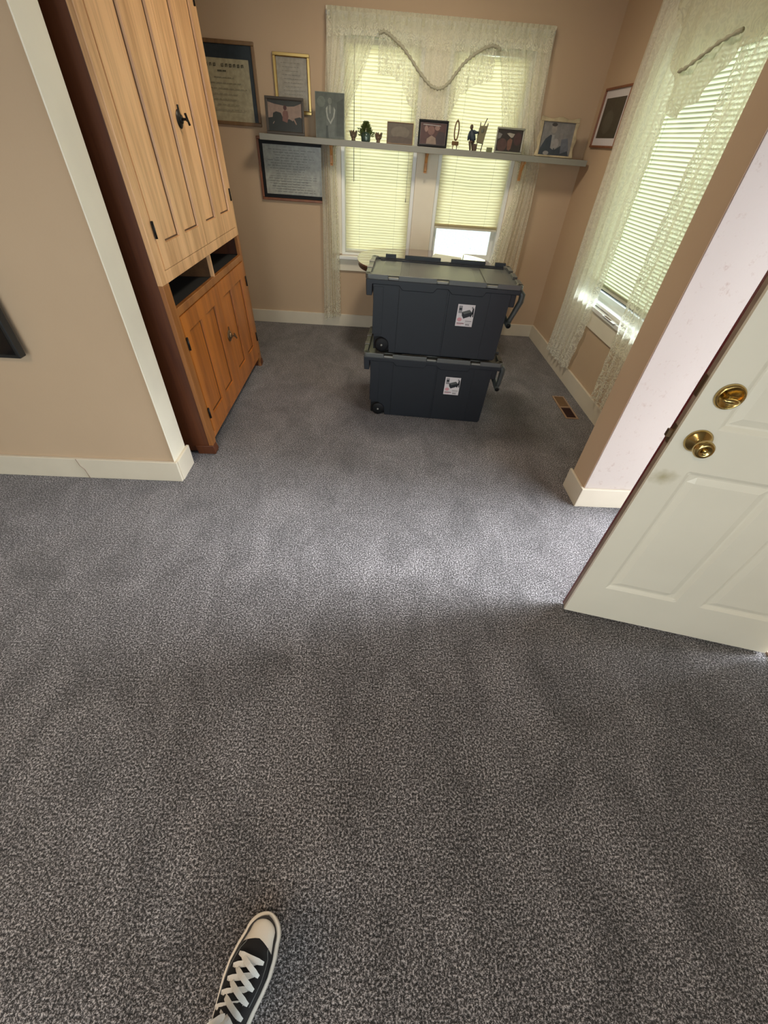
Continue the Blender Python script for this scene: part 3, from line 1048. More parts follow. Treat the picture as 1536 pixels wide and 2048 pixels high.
def picture(name, label, loc, rot, wd, ht, fw, fd, frame_m, bg, shapes, mat_w=0.0, mat_c=None, cat='picture frame', group=None, stand=False, inner=None):
    """local: x right, z up, face towards -y; base centre at loc. shapes = [(color, poly in 0..1 of the print)]"""
    root = thing(name, label, cat, loc, rot, group)
    x0, x1 = -wd / 2, wd / 2
    mb = MB()
    if fw > 0:
        def mould(a0, a1, b0, b1):
            mb.box(a0, a1, -fd, 0, b0, b1, frame_m)
        mould(x0, x1, 0, fw)
        mould(x0, x1, ht - fw, ht)
        mould(x0, x0 + fw, fw, ht - fw)
        mould(x1 - fw, x1, fw, ht - fw)
        if inner:
            e = 0.004
            for a0, a1, b0, b1 in ((x0 + fw, x1 - fw, fw, fw + e), (x0 + fw, x1 - fw, ht - fw - e, ht - fw), (x0 + fw, x0 + fw + e, fw + e, ht - fw - e), (x1 - fw - e, x1 - fw, fw + e, ht - fw - e)):
                mb.box(a0, a1, -fd * 0.8, -0.002, b0, b1, inner)
        mb.build('frame', root, bevel=min(0.004, fw * 0.3))
    b = MB()
    b.box(x0 + fw * 0.5, x1 - fw * 0.5, -0.003, 0.0, fw * 0.5, ht - fw * 0.5, mat_c or flat(bg))
    ob = b.build('backing' if fw > 0 else 'card', root)
    p = MB()
    q0, q1, r0, r1 = x0 + fw + mat_w, x1 - fw - mat_w, fw + mat_w, ht - fw - mat_w
    p.box(q0, q1, -0.0045, -0.0032, r0, r1, flat(bg))
    for k, (c, poly) in enumerate(shapes):
        P = [(q0 + (q1 - q0) * min(1, max(0, a)), r0 + (r1 - r0) * min(1, max(0, bb))) for a, bb in poly]
        y = -0.0047 - 0.00015 * k
        p.add([(a, y, bb) for a, bb in P], [list(range(len(P)))], flat(c))
    p.build('print', root)
    if stand:
        s = MB()
        s.add([(-0.015, 0, ht * 0.6), (0.015, 0, ht * 0.6), (0.022, 0.055, 0.004), (-0.022, 0.055, 0.004)], [(0, 1, 2, 3)], M['black'])
        s.add([(-0.015, 0.002, ht * 0.6), (0.015, 0.002, ht * 0.6), (0.022, 0.057, 0.004), (-0.022, 0.057, 0.004)], [(3, 2, 1, 0)], M['black'])
        s.build('easel_back', root)
    return root


def text_lines(n, x0, x1, y0, y1, c, seed, h=0.010, gap=0.1, wob=True):
    rnd = random.Random(seed)
    out = []
    for k in range(n):
        y = y1 - (y1 - y0) * k / max(1, n - 1)
        x = x0 + (rnd.uniform(0, 0.15) if wob else 0)
        end = x1 - (rnd.uniform(0, 0.25) if wob else 0)
        while x < end:
            w_ = rnd.uniform(0.03, 0.10)
            out.append((c, [(x, y), (min(end, x + w_), y), (min(end, x + w_), y + h), (x, y + h)]))
            x += w_ + rnd.uniform(0.01, 0.03)
    return out


YW = 4.508
sh = []
for k in (0, 1, 2, 4, 5, 6, 7, 8, 9):
    x_ = 0.10 + 0.075 * k
    for (a_, b_, c_, e_) in ((0, 0.016, 0, 0.042), (0.030, 0.046, 0.004, 0.046), (0, 0.046, 0.030 if k % 2 else 0.0, 0.040 if k % 2 else 0.010), (0.008, 0.040, 0.036, 0.044)):
        sh.append(((0.09, 0.08, 0.05), [(x_ + a_, 0.72 + c_), (x_ + b_, 0.722 + c_), (x_ + b_ + 0.003, 0.72 + e_), (x_ + a_ + 0.003, 0.718 + e_)]))
sh += text_lines(1, 0.3, 0.7, 0.66, 0.66, (0.1, 0.09, 0.06), 1, 0.02) + text_lines(7, 0.1, 0.85, 0.15, 0.58, (0.26, 0.23, 0.15), 2, 0.010)
picture('framed_certificate', 'brown framed certificate with dark blue mat, upper left beside the cupboard', (-1.18, YW, 1.497), (0, 0, 0), 0.44, 0.452, 0.022, 0.02,
        M['oak'], (0.42, 0.37, 0.24), sh, 0.0, None, group='framed documents on the far wall')
# blue mat band of that certificate
mb = MB()
cr = [o for o in bpy.data.objects if o.name.startswith('framed_certificate')][0]
mb.box(-0.198, 0.198, -0.007, -0.0062, 0.36, 0.43, flat((0.028, 0.038, 0.044)))
mb.box(0.168, 0.198, -0.007, -0.0062, 0.022, 0.36, flat((0.028, 0.038, 0.044)))
mb.box(-0.198, -0.168, -0.007, -0.0062, 0.022, 0.36, flat((0.028, 0.038, 0.044)))
mb.build('mat_board', cr)

picture('framed_certificate', 'narrow gold framed document above the shelf near the curtain', (-0.692, YW, 1.588), (0, 0, 0), 0.272, 0.324, 0.018, 0.018,
        M['gold'], (0.33, 0.29, 0.22), text_lines(12, 0.12, 0.9, 0.1, 0.88, (0.17, 0.145, 0.10), 3, 0.008), group='framed documents on the far wall', inner=M['brass'])
picture('framed_certificate', 'cherry framed grey document hanging under the left end of the shelf', (-0.735, YW, 1.033), (0, 0, 0), 0.57, 0.412, 0.018, 0.018,
        M['cherry'], (0.36, 0.36, 0.31), text_lines(17, 0.06, 0.92, 0.06, 0.90, (0.17, 0.17, 0.15), 4, 0.012), 0.026, M['black'], group='framed documents on the far wall')
picture('framed_print', 'cherry framed dark print in a pale mat on the right wall behind the curtain', (1.697, 4.17, 1.530), (0, 0, -pi / 2), 0.45, 0.33, 0.014, 0.016,
        M['cherry'], (0.055, 0.05, 0.035), [((0.085, 0.08, 0.06), ellipse(0.4, 0.4, 0.25, 0.3))], 0.042, M['label'], group='pictures on the right wall')

G = 'photo frames on the wall shelf'
YS = 4.33
LEAN = radians(-7)
skin = (0.30, 0.19, 0.14)
picture('framed_photo', 'dark framed photo of dark figures against a pink sky, first on the shelf', (-0.742, YS, shelf_z(-0.742)), (LEAN, 0, 0), 0.292, 0.21, 0.015, 0.012, M['darkframe'], (0.27, 0.19, 0.15),
        [((0.03, 0.035, 0.033), [(0, 1), (0, 0.92), (0.2, 0.86), (0.6, 0.80), (0.78, 0.82), (1, 0.93), (1, 1)]),
         ((0.012, 0.017, 0.015), [(0, 0), (0, 0.42), (0.14, 0.45), (0.16, 0.58), (0.25, 0.63), (0.38, 0.6), (0.45, 0.42), (0.55, 0.40), (0.62, 0.42), (0.72, 0.36), (0.78, 0.45), (0.92, 0.5), (1, 0.46), (1, 0)]),
         ((0.16, 0.075, 0.06), [(0.42, 0.35), (0.44, 0.62), (0.48, 0.68), (0.58, 0.66), (0.60, 0.5), (0.56, 0.30)]),
         ((0.06, 0.02, 0.02), ellipse(0.51, 0.76, 0.05, 0.08)),
         ((0.25, 0.16, 0.12), [(0.72, 0.45), (0.76, 0.46), (0.84, 0.27), (0.81, 0.25)]),
         ((0.30, 0.22, 0.18), [(0.13, 0.25), (0.18, 0.33), (0.19, 0.32), (0.15, 0.24)])], group=G, stand=True, inner=M['darkframe'])
picture('photo_card', 'unframed grey green portrait photo, second on the shelf beside the window', (-0.398, YS, shelf_z(-0.398)), (LEAN, 0, 0), 0.222, 0.258, 0.003, 0.004, flat((0.20, 0.23, 0.19)), (0.085, 0.10, 0.085),
        [((0.13, 0.15, 0.125), ellipse(0.2, 0.8, 0.14, 0.12)), ((0.055, 0.066, 0.055), [(0.72, 0.05), (0.98, 0.05), (0.98, 0.9), (0.75, 0.8)]),
         ((0.16, 0.175, 0.15), ellipse(0.5, 0.82, 0.07, 0.075)), ((0.11, 0.125, 0.11), [(0.40, 0.02), (0.36, 0.45), (0.38, 0.66), (0.5, 0.73), (0.64, 0.66), (0.68, 0.4), (0.66, 0.02)]),
         ((0.30, 0.32, 0.28), [(0.36, 0.66), (0.42, 0.72), (0.41, 0.6), (0.43, 0.48), (0.505, 0.365), (0.60, 0.48), (0.64, 0.6), (0.63, 0.71), (0.69, 0.64), (0.66, 0.48), (0.52, 0.31), (0.40, 0.44), (0.36, 0.58)]),
         ((0.22, 0.24, 0.21), [(0.46, 0.74), (0.54, 0.74), (0.53, 0.55), (0.48, 0.55)]),
         ((0.035, 0.045, 0.038), [(0.34, 0.0), (0.36, 0.28), (0.42, 0.28), (0.44, 0.0)])], cat='photo', group=G, stand=True)
picture('framed_photo', 'small frameless brown landscape photo, third on the shelf in front of the blind', (0.147, YS, shelf_z(0.147)), (LEAN, 0, 0), 0.206, 0.128, 0.006, 0.008, M['oak'], (0.10, 0.075, 0.05),
        [((0.14, 0.11, 0.075), ellipse(0.5, 0.55, 0.38, 0.3)), ((0.085, 0.055, 0.035), [(0, 0), (0, 0.3), (0.5, 0.36), (1, 0.25), (1, 0)])], group=G, stand=True)
picture('framed_photo', 'black framed photo of reddish toned people, fourth on the shelf at the centre post', (0.405, YS, shelf_z(0.405)), (LEAN, 0, 0), 0.232, 0.157, 0.014, 0.014, M['black'], (0.075, 0.028, 0.022),
        [((0.26, 0.155, 0.125), ellipse(0.22, 0.72, 0.07, 0.15)), ((0.26, 0.155, 0.125), ellipse(0.66, 0.78, 0.10, 0.12)), ((0.18, 0.09, 0.07), ellipse(0.42, 0.65, 0.14, 0.22)),
         ((0.24, 0.17, 0.125), [(0.25, 0), (0.27, 0.25), (0.45, 0.42), (0.62, 0.3), (0.66, 0.0)]), ((0.04, 0.022, 0.022), [(0.66, 0), (0.62, 0.35), (0.72, 0.62), (0.95, 0.6), (1, 0.4), (1, 0)]),
         ((0.34, 0.31, 0.30), [(0.08, 0.90), (0.10, 0.94), (0.78, 0.91), (0.80, 0.87)])], 0.004, flat((0.14, 0.11, 0.10)), group=G, stand=True)
picture('framed_photo', 'silver framed dark snapshot, fifth on the shelf near the right curtain', (1.015, YS, shelf_z(1.015)), (LEAN, 0, 0), 0.222, 0.152, 0.012, 0.012, mat('brushed_silver', (0.42, 0.42, 0.36), 0.35, 0.7), (0.035, 0.028, 0.026),
        [((0.36, 0.33, 0.28), [(0.36, 0.82), (0.46, 0.86), (0.68, 0.82), (0.62, 0.66), (0.55, 0.64)]), ((0.20, 0.19, 0.18), [(0.02, 0.85), (0.18, 0.78), (0.12, 0.6), (0.02, 0.55)]),
         ((0.17, 0.085, 0.06), [(0.45, 0.1), (0.42, 0.5), (0.52, 0.62), (0.62, 0.55), (0.60, 0.15), (0.53, 0.04)]), ((0.09, 0.05, 0.045), ellipse(0.22, 0.3, 0.2, 0.3)), ((0.07, 0.035, 0.035), ellipse(0.82, 0.6, 0.16, 0.3))], group=G, stand=True)

# ornate scalloped frame at the right end
root = picture('ornate_framed_photo', 'cream and gold scalloped frame with a bluish portrait at the right end of the shelf', (1.385, YS, shelf_z(1.385)), (LEAN, 0, 0), 0.262, 0.216, 0.004, 0.006, flat((0.10, 0.08, 0.05)), (0.20, 0.19, 0.19),
               [((0.035, 0.045, 0.065), [(0.02, 0), (0.05, 0.25), (0.16, 0.5), (0.30, 0.62), (0.42, 0.56), (0.5, 0.2), (0.7, 0.35), (0.9, 0.25), (1, 0)]),
                ((0.26, 0.235, 0.215), ellipse(0.37, 0.78, 0.085, 0.13)), ((0.05, 0.045, 0.045), ellipse(0.36, 0.90, 0.085, 0.05)), ((0.27, 0.26, 0.26), [(0.34, 0.62), (0.42, 0.62), (0.46, 0.2), (0.36, 0.25)]),
                ((0.22, 0.2, 0.2), ellipse(0.62, 0.58, 0.07, 0.1)), ((0.28, 0.26, 0.26), ellipse(0.5, 0.38, 0.10, 0.14)), ((0.24, 0.23, 0.23), ellipse(0.25, 0.10, 0.09, 0.06)), ((0.12, 0.13, 0.16), [(0.7, 0.1), (0.66, 0.5), (0.85, 0.55), (0.95, 0.2)])],
               group=G, stand=True)
M['ivoryframe'] = mat('ivory_gilt_moulding', (0.50, 0.41, 0.26), 0.4, noise=0.35, nscale=18)
n = 26


def scallop(p0, p1, w0=0.017, amp=0.012, out=(0, 1)):
    outer, inn = [], []
    for k in range(n + 1):
        q = k / n
        x = p0[0] + (p1[0] - p0[0]) * q
        z = p0[1] + (p1[1] - p0[1]) * q
        h = w0 + amp * (cos(4 * pi * q) * 0.5 + 0.5) * (1 if True else 0)
        outer.append((x + out[0] * h, z + out[1] * h))
        inn.append((x, z))
    return outer + inn[::-1]


mb = MB()
mb.prism(scallop((-0.150, 0.206), (0.150, 0.206), out=(0, 1)), 1, -0.018, -0.002, M['ivoryframe'])
mb.prism(scallop((-0.125, 0.002), (-0.128, 0.206), out=(-1, 0)), 1, -0.018, -0.002, M['ivoryframe'])
mb.prism(scallop((0.128, 0.002), (0.125, 0.206), out=(1, 0)), 1, -0.018, -0.002, M['ivoryframe'])
mb.box(-0.145, 0.145, -0.018, -0.002, 0.0, 0.012, M['ivoryframe'])
mb.build('scalloped_moulding', root, bevel=0.003)

# ------------------------------------------------------------------ small ornaments on the shelf
def tulip_cup(x, label, c, hgt=0.062):
    root = thing('tulip_cup', label, 'ornament', (x, 4.33, shelf_z(x)), (0, 0, random.uniform(0, 1)), 'tulip shaped cups on the shelf')
    mb = MB()
    m = mat('tulip_glaze', c, 0.35)
    mb.lathe([(0.013, 0), (0.017, 0.004), (0.013, 0.010), (0.021, 0.024), (0.024, 0.034), (0.021, 0.034), (0.010, 0.012)], (0, 0, 0), (0, 0, 1), m, 16)
    mb.build('cup_body', root)
    for k in range(5):
        a = 2 * pi * k / 5
        p = MB()
        pts = []
        for (wv, z, rr) in ((0.014, 0.022, 0.020), (0.016, 0.036, 0.024), (0.011, 0.048, 0.028), (0.001, hgt, 0.037)):
            for sgn in (-1, 1):
                pts.append((rr * cos(a) - sgn * wv * sin(a), rr * sin(a) + sgn * wv * cos(a), z))
        inner = [(q[0] * 0.88, q[1] * 0.88, q[2] - 0.001) for q in pts]
        f = [(0, 1, 3, 2), (2, 3, 5, 4), (4, 5, 7, 6)]
        p.add(pts, f, m, True)
        p.add(inner, [tuple(reversed(t)) for t in f], m, True)
        p.build('petal', root)
    return root


tulip_cup(-0.217, 'grey brown tulip shaped cup left of the small potted plant', (0.12, 0.09, 0.055))
tulip_cup(-0.022, 'reddish brown tulip shaped cup right of the small potted plant', (0.13, 0.08, 0.05))

root = thing('potted_plant', 'small green feathery plant in a teal glass pot on the shelf', 'plant', (-0.120, 4.33, shelf_z(-0.12)))
mb = MB()
mb.lathe([(0.030, 0), (0.035, 0.003), (0.037, 0.03), (0.034, 0.056), (0.031, 0.056), (0.033, 0.02), (0.004, 0.012)], (0, 0, 0), (0, 0, 1), M['teal'], 20)
mb.build('pot', root)
mb = MB()
mb.ell((0.004, -0.034, 0.018), (0.010, 0.006, 0.012), flat((0.20, 0.28, 0.27)), 10, 8)
mb.build('pot_medallion', root)
mb = MB()
rnd = random.Random(5)
for k in range(520):
    a = rnd.uniform(0, 2 * pi)
    h = rnd.uniform(0.045, 0.115)
    rr = 0.047 * (1 - ((h - 0.03) / 0.095) ** 2) * rnd.uniform(0.2, 1) + 0.004
    if k > 450:
        rr = rnd.uniform(0.04, 0.07)
        h = rnd.uniform(0.03, 0.075)
    c = Vector((rr * cos(a), rr * sin(a), h))
    d = Vector((cos(a) * 0.6, sin(a) * 0.6, rnd.uniform(-0.2, 1))).normalized() * 0.012
    s_ = d.cross(Vector((rnd.uniform(-1, 1), rnd.uniform(-1, 1), 0.2))).normalized() * 0.0035
    mb.add([c - d, c + s_, c + d, c - s_], [(0, 1, 2, 3)], M['leaf'])
for k in range(9):
    a = k * 0.7
    mb.tube([(0, 0, 0.04), (0.02 * cos(a), 0.02 * sin(a), 0.07), (0.035 * cos(a), 0.035 * sin(a), 0.085)], 0.001, M['leaf'], 4)
mb.build('foliage', root)

root = thing('mirror_figurine', 'tiny carved oval mirror stand on the shelf behind the black framed photo', 'figurine', (0.588, 4.33, shelf_z(0.588)), (0, 0, 0.7), 'miniatures on the shelf')
mb = MB()
pts = [(0.024 * cos(t), 0, 0.108 + 0.055 * sin(t)) for t in [2 * pi * k / 24 for k in range(25)]]
mb.tube(pts, 0.0055, M['oak'], 6)
mb.tube([(0, 0, 0.163), (0, 0, 0.175)], [0.005, 0.001], M['oak'], 6)
mb.build('oval_frame', root)
mb = MB()
mb.box(-0.026, 0.026, -0.014, 0.014, 0.022, 0.047, M['oak'])
mb.build('drawer_box', root, bevel=0.002)
for sx in (-0.022, 0.022):
    mb = MB()
    mb.tube([(sx, 0, 0.0), (sx * 1.1, 0, 0.010), (sx * 0.9, 0, 0.024)], [0.004, 0.003, 0.005], M['oak'], 6)
    mb.build('leg', root)

root = thing('painter_figurine', 'tiny seated man in a blue coat bending towards a canvas on the shelf', 'figurine', (0.712, 4.33, shelf_z(0.712)), (0, 0, 0), 'miniatures on the shelf')
blue = mat('figurine_blue_coat', (0.022, 0.034, 0.05), 0.6)
brn = mat('figurine_brown', (0.075, 0.045, 0.025), 0.6)
mb = MB()
mb.tube([(0.015, 0, 0.055), (0.006, 0, 0.075), (-0.004, 0, 0.098), (-0.006, 0, 0.113), (-0.008, 0, 0.122)], [0.022, 0.025, 0.024, 0.017, 0.008], blue, 12)
mb.ell((-0.012, -0.004, 0.135), (0.013, 0.013, 0.016), brn, 12, 8)
mb.tube([(-0.018, -0.01, 0.108), (-0.026, -0.012, 0.08), (-0.028, -0.014, 0.058)], [0.010, 0.009, 0.006], blue, 8)
mb.tube([(0.005, -0.01, 0.112), (0.028, -0.012, 0.106), (0.048, -0.012, 0.108)], [0.011, 0.009, 0.005], blue, 8)
mb.build('body', root)
mb = MB()
mb.tube([(0.012, -0.008, 0.058), (-0.012, -0.012, 0.046), (-0.004, -0.012, 0.02), (0.0, -0.014, 0.0)], [0.013, 0.011, 0.008, 0.006], brn, 8)
mb.tube([(0.022, 0.008, 0.058), (0.012, 0.006, 0.04), (0.018, 0.004, 0.018), (0.020, 0.0, 0.0)], [0.013, 0.010, 0.008, 0.006], brn, 8)
mb.build('legs', root)
mb = MB()
mb.box(0.018, 0.044, -0.012, 0.014, 0.0, 0.042, brn)
mb.build('stool', root, bevel=0.002)

root = thing('easel_figurine', 'tiny easel holding a pale green canvas with brushes on the shelf', 'figurine', (0.785, 4.33, shelf_z(0.785)), (0, radians(3), 0), 'miniatures on the shelf')
mb = MB()
cv = mat('figurine_canvas', (0.17, 0.15, 0.085), 0.7)
mb.prism([(-0.034, 0.052), (-0.037, 0.10), (-0.028, 0.145), (0.028, 0.15), (0.026, 0.10), (0.020, 0.046)], 1, -0.006, 0.004, cv)
mb.build('canvas', root, bevel=0.002)
mb = MB()
mb.ell((-0.002, -0.008, 0.12), (0.012, 0.001, 0.014), flat((0.12, 0.12, 0.08)), 10, 6)
mb.build('painted_face', root)
for (xa, za, xb, zb) in ((-0.024, 0.0, -0.026, 0.165), (0.014, 0.0, 0.032, 0.166), (0.0, 0.14, 0.018, 0.192)):
    mb = MB()
    mb.tube([(xa, 0.006, za), (xb, 0.006, zb)], 0.0035, brn, 6)
    mb.build('easel_post', root)
mb = MB()
mb.tube([(-0.026, 0.002, 0.050), (0.024, 0.002, 0.046)], 0.003, brn, 6)
mb.tube([(-0.024, 0.004, 0.016), (0.018, 0.004, 0.014)], 0.002, brn, 6)
mb.build('easel_tray', root)
root = thing('tiny_box', 'tiny green striped box on the shelf left of the silver frame', 'box', (0.868, 4.335, shelf_z(0.868)), (0, 0, 0), 'miniatures on the shelf')
mb = MB()
mb.box(-0.022, 0.022, -0.01, 0.01, 0, 0.028, mat('tiny_box_green', (0.20, 0.21, 0.10), 0.6))
mb.build('box_body', root, bevel=0.001)
mb = MB()
for k in range(4):
    mb.box(-0.018 + k * 0.010, -0.014 + k * 0.010, -0.0106, -0.0098, 0.003, 0.026, mat('tiny_box_stripe', (0.09, 0.10, 0.05), 0.6))
mb.build('stripes', root)

# ------------------------------------------------------------------ round table behind the bins with paper
root = thing('glossy_table', 'glossy oval top table between the storage bins and the far windows', 'table', (0.42, 3.96, 0))
TZ = 0.745
mb = MB()
N = 64
ol = []
for k in range(N):
    a = 2 * pi * k / N
    ca, sa = cos(a), sin(a)
    ol.append((0.58 * abs(ca) ** 0.8 * (1 if ca > 0 else -1), 0.475 * abs(sa) ** 0.8 * (1 if sa > 0 else -1)))
mb.prism(ol, 2, TZ - 0.012, TZ, M['tabletop'])
mb.build('table_top', root, bevel=0.003)
mb = MB()
mb.prism([(x * 0.985, y * 0.985) for x, y in ol], 2, TZ - 0.045, TZ - 0.012, M['tablewood'])
mb.build('table_edge', root, bevel=0.006)
mb = MB()
mb.lathe([(0.10, 0.70), (0.07, 0.66), (0.045, 0.55), (0.06, 0.42), (0.075, 0.32), (0.05, 0.24), (0.07, 0.18), (0.07, 0.12)], (0, 0, 0), (0, 0, 1), M['tablewood'], 20)
mb.build('pedestal', root)
for k in range(4):
    a = pi / 4 + k * pi / 2
    mb = MB()
    mb.tube([(0.05 * cos(a), 0.05 * sin(a), 0.17), (0.18 * cos(a), 0.18 * sin(a), 0.14), (0.30 * cos(a), 0.30 * sin(a), 0.05), (0.36 * cos(a), 0.36 * sin(a), 0.02)], [0.032, 0.028, 0.024, 0.020], M['tablewood'], 8)
    mb.build('leg', root)
mb = MB()
pv = [(0.455, 4.02, TZ + 0.001), (0.73, 3.97, TZ + 0.001), (0.75, 4.14, TZ + 0.010), (0.53, 4.29, TZ + 0.003)]
mb.add(pv, [(0, 1, 2, 3)], M['paper'])
mb.add([(a, b, c - 0.0008) for a, b, c in pv], [(3, 2, 1, 0)], M['paper'])
mb.add([(0.74, 4.03, TZ + 0.012), (0.765, 4.16, TZ + 0.030), (0.77, 4.155, TZ + 0.030), (0.748, 4.03, TZ + 0.012)], [(0, 1, 2, 3)], M['iron'])
tag(mb.build('open_envelope'), 'white opened envelope lying on the glossy table', 'envelope')


# ------------------------------------------------------------------ storage bins
def arc(cx, cz, r_, a0, a1, n_=8):
    return [(cx + r_ * cos(a0 + (a1 - a0) * k / n_), cz + r_ * sin(a0 + (a1 - a0) * k / n_)) for k in range(n_ + 1)]


def storage_bin(loc, rz, label, gx=0.880, gz=0.250):
    root = thing('storage_bin', label, 'storage bin', loc, (0, 0, rz), 'stacked wheeled storage bins')
    D0, D1 = -0.025, 0.44
    # body outline in x,z with a quarter-round wheel well at the lower left
    prof = [(0.104, 0.0), (0.79, 0.0), (0.80, 0.012), (0.812, 0.42), (-0.016, 0.42), (0.0, 0.088)] + arc(0.034, 0.032, 0.066, pi * 0.62, 0.0, 8)
    mb = MB()
    mb.prism(prof, 1, D0, D1, M['bin'])
    mb.box(0.002, 0.10, D0 + 0.05, D1 - 0.05, 0.012, 0.09, M['bin'])
    # shallow raised wall panels and corner columns
    mb.box(0.145, 0.435, D0 - 0.004, D0, 0.006, 0.40, M['bin'])
    mb.box(0.445, 0.69, D0 - 0.004, D0, 0.006, 0.40, M['bin'])
    mb.box(-0.010, 0.05, D0 - 0.003, D0, 0.11, 0.385, M['bin'])
    mb.build('bin_body', root, bevel=0.004)
    # rim skirt with two dropped tabs
    sk = [(-0.056, 0.427), (-0.054, 0.37), (-0.052, 0.338), (-0.018, 0.338), (-0.018, 0.400), (0.142, 0.400), (0.162, 0.377), (0.348, 0.377), (0.367, 0.400), (0.433, 0.400), (0.458, 0.377), (0.644, 0.377), (0.657, 0.400), (0.855, 0.400), (0.862, 0.427)]
    mb = MB()
    mb.prism(sk, 1, D0 - 0.020, D0 - 0.004, M['bin'])
    mb.prism(sk, 1, D1 + 0.004, D1 + 0.020, M['bin'])
    mb.box(-0.056, -0.018, D0 - 0.004, D1 + 0.004, 0.400, 0.427, M['bin'])
    mb.box(-0.052, -0.018, D0 - 0.004, D0 + 0.07, 0.338, 0.400, M['bin'])
    mb.box(-0.052, -0.018, D1 - 0.07, D1 + 0.004, 0.338, 0.400, M['bin'])
    mb.box(0.815, 0.862, D0 - 0.004, D1 + 0.004, 0.400, 0.427, M['bin'])
    mb.box(0.812, 0.850, D0 + 0.03, D0 + 0.10, 0.32, 0.400, M['bin'])
    mb.box(0.812, 0.850, D1 - 0.10, D1 - 0.03, 0.32, 0.400, M['bin'])
    mb.build('rim', root, bevel=0.004)
    # lid: recessed plate + raised border with notches
    lid = MB()
    zb, zt, zp = 0.427, 0.4535, 0.436
    X0, X1, Y0, Y1 = -0.06, 0.866, D0 - 0.024, D1 + 0.026
    bw = 0.036
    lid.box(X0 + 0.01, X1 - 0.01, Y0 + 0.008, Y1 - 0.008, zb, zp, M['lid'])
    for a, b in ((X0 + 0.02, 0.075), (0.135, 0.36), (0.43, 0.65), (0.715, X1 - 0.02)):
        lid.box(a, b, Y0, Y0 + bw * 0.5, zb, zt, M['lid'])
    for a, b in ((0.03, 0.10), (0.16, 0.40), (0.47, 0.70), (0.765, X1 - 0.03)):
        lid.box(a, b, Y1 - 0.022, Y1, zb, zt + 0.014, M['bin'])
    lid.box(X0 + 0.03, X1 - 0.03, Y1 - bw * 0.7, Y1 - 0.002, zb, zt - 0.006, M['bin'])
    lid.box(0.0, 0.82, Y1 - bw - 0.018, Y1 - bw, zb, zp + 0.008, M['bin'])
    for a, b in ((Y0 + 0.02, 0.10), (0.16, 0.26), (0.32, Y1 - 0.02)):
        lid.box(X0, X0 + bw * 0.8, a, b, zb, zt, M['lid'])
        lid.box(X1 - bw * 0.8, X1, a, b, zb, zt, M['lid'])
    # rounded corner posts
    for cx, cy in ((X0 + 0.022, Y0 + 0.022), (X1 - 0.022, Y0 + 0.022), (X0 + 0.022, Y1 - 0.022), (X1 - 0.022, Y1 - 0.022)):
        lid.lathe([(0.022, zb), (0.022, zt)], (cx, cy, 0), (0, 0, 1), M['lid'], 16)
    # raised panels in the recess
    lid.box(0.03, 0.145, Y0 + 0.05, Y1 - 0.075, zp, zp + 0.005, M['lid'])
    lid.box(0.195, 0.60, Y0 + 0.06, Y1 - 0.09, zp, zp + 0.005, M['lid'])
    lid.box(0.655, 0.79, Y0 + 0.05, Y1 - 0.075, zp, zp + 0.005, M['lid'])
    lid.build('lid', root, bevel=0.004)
    for x in (0.075, 0.36, 0.655):
        l = MB()
        l.box(x + 0.004, x + 0.062, Y0 + 0.002, Y0 + 0.016, zb + 0.002, zb + 0.014, M['latch'])  # pale strip stands for light reflected off the lid plate
        l.build('lid_notch_glint', root, bevel=0.002)
    for y in (0.13, 0.29):
        l = MB()
        l.box(X0 - 0.004, X0 + 0.03, y - 0.022, y + 0.022, zt - 0.012, zt + 0.003, M['latch'])
        l.build('end_latch', root, bevel=0.003)
    # wheels
    for y0, y1 in ((D0 - 0.010, D0 + 0.022), (D1 - 0.022, D1 + 0.010)):
        wmb = MB()
        s = 1 if y0 < 0.1 else -1
        cy = y0 if s == 1 else y1
        wmb.lathe([(0.034, 0), (0.044, 0.004), (0.046, 0.010), (0.046, 0.026), (0.040, 0.032)], (0.054, cy, 0.046), (0, s, 0), M['black'], 24)
        wh = wmb.build('wheel', root)
        h = MB()
        h.lathe([(0.007, 0), (0.007, 0.004), (0.003, 0.006)], (0.054, cy, 0.046), (0, -s, 0), M['latch'], 12)
        h.build('axle_cap', wh)
    # black sheet filling the wheel well, standing in for its shade
    wl = MB()
    wl.prism([(0.0, 0.016), (0.0, 0.090)] + arc(0.034, 0.032, 0.066, pi * 0.62, 0.0, 8) + [(0.10, 0.012)], 1, D0 + 0.006, D0 + 0.012, M['black'])
    wl.build('wheel_well_shade', root)
    # swinging pull handle at the right end
    ha = bpy.data.objects.new('pull_handle', None)
    COL.objects.link(ha)
    ha.parent = root
    for y in (D0 + 0.06, D1 - 0.06):
        hb = MB()
        hb.tube([(0.862, y, 0.415), (0.890, y, 0.385), (0.890, y, 0.35), (gx + 0.006, y, gz + 0.03), (gx, y, gz)], [0.014, 0.019, 0.018, 0.015, 0.014], M['grip'], 10)
        hb.build('handle_arm', ha)
    g = MB()
    g.tube([(gx, D0 + 0.035, gz), (gx, D1 - 0.035, gz)], 0.017, M['grip'], 12)
    g.lathe([(0.013, 0), (0.013, 0.002)], (gx, D0 + 0.034, gz), (0, -1, 0), M['black'], 12)
    g.build('handle_grip', ha)
    # product label
    y = D0 - 0.0050
    lb = MB()
    L0, L1, B0, B1 = 0.508, 0.612, 0.200, 0.326
    lb.box(L0, L1, y, y + 0.0008, B0, B1, M['label'])

    def q(a, b, c, d, m, k=1):
        lb.add([(L0 + (L1 - L0) * p_, y - 0.0002 * k, B0 + (B1 - B0) * r__) for p_, r__ in ((a, c), (b, c), (b, d), (a, d))], [(0, 1, 2, 3)], m)

    def poly(ps, m, k=1):
        lb.add([(L0 + (L1 - L0) * p_, y - 0.0002 * k, B0 + (B1 - B0) * r__) for p_, r__ in ps], [list(range(len(ps)))], m)
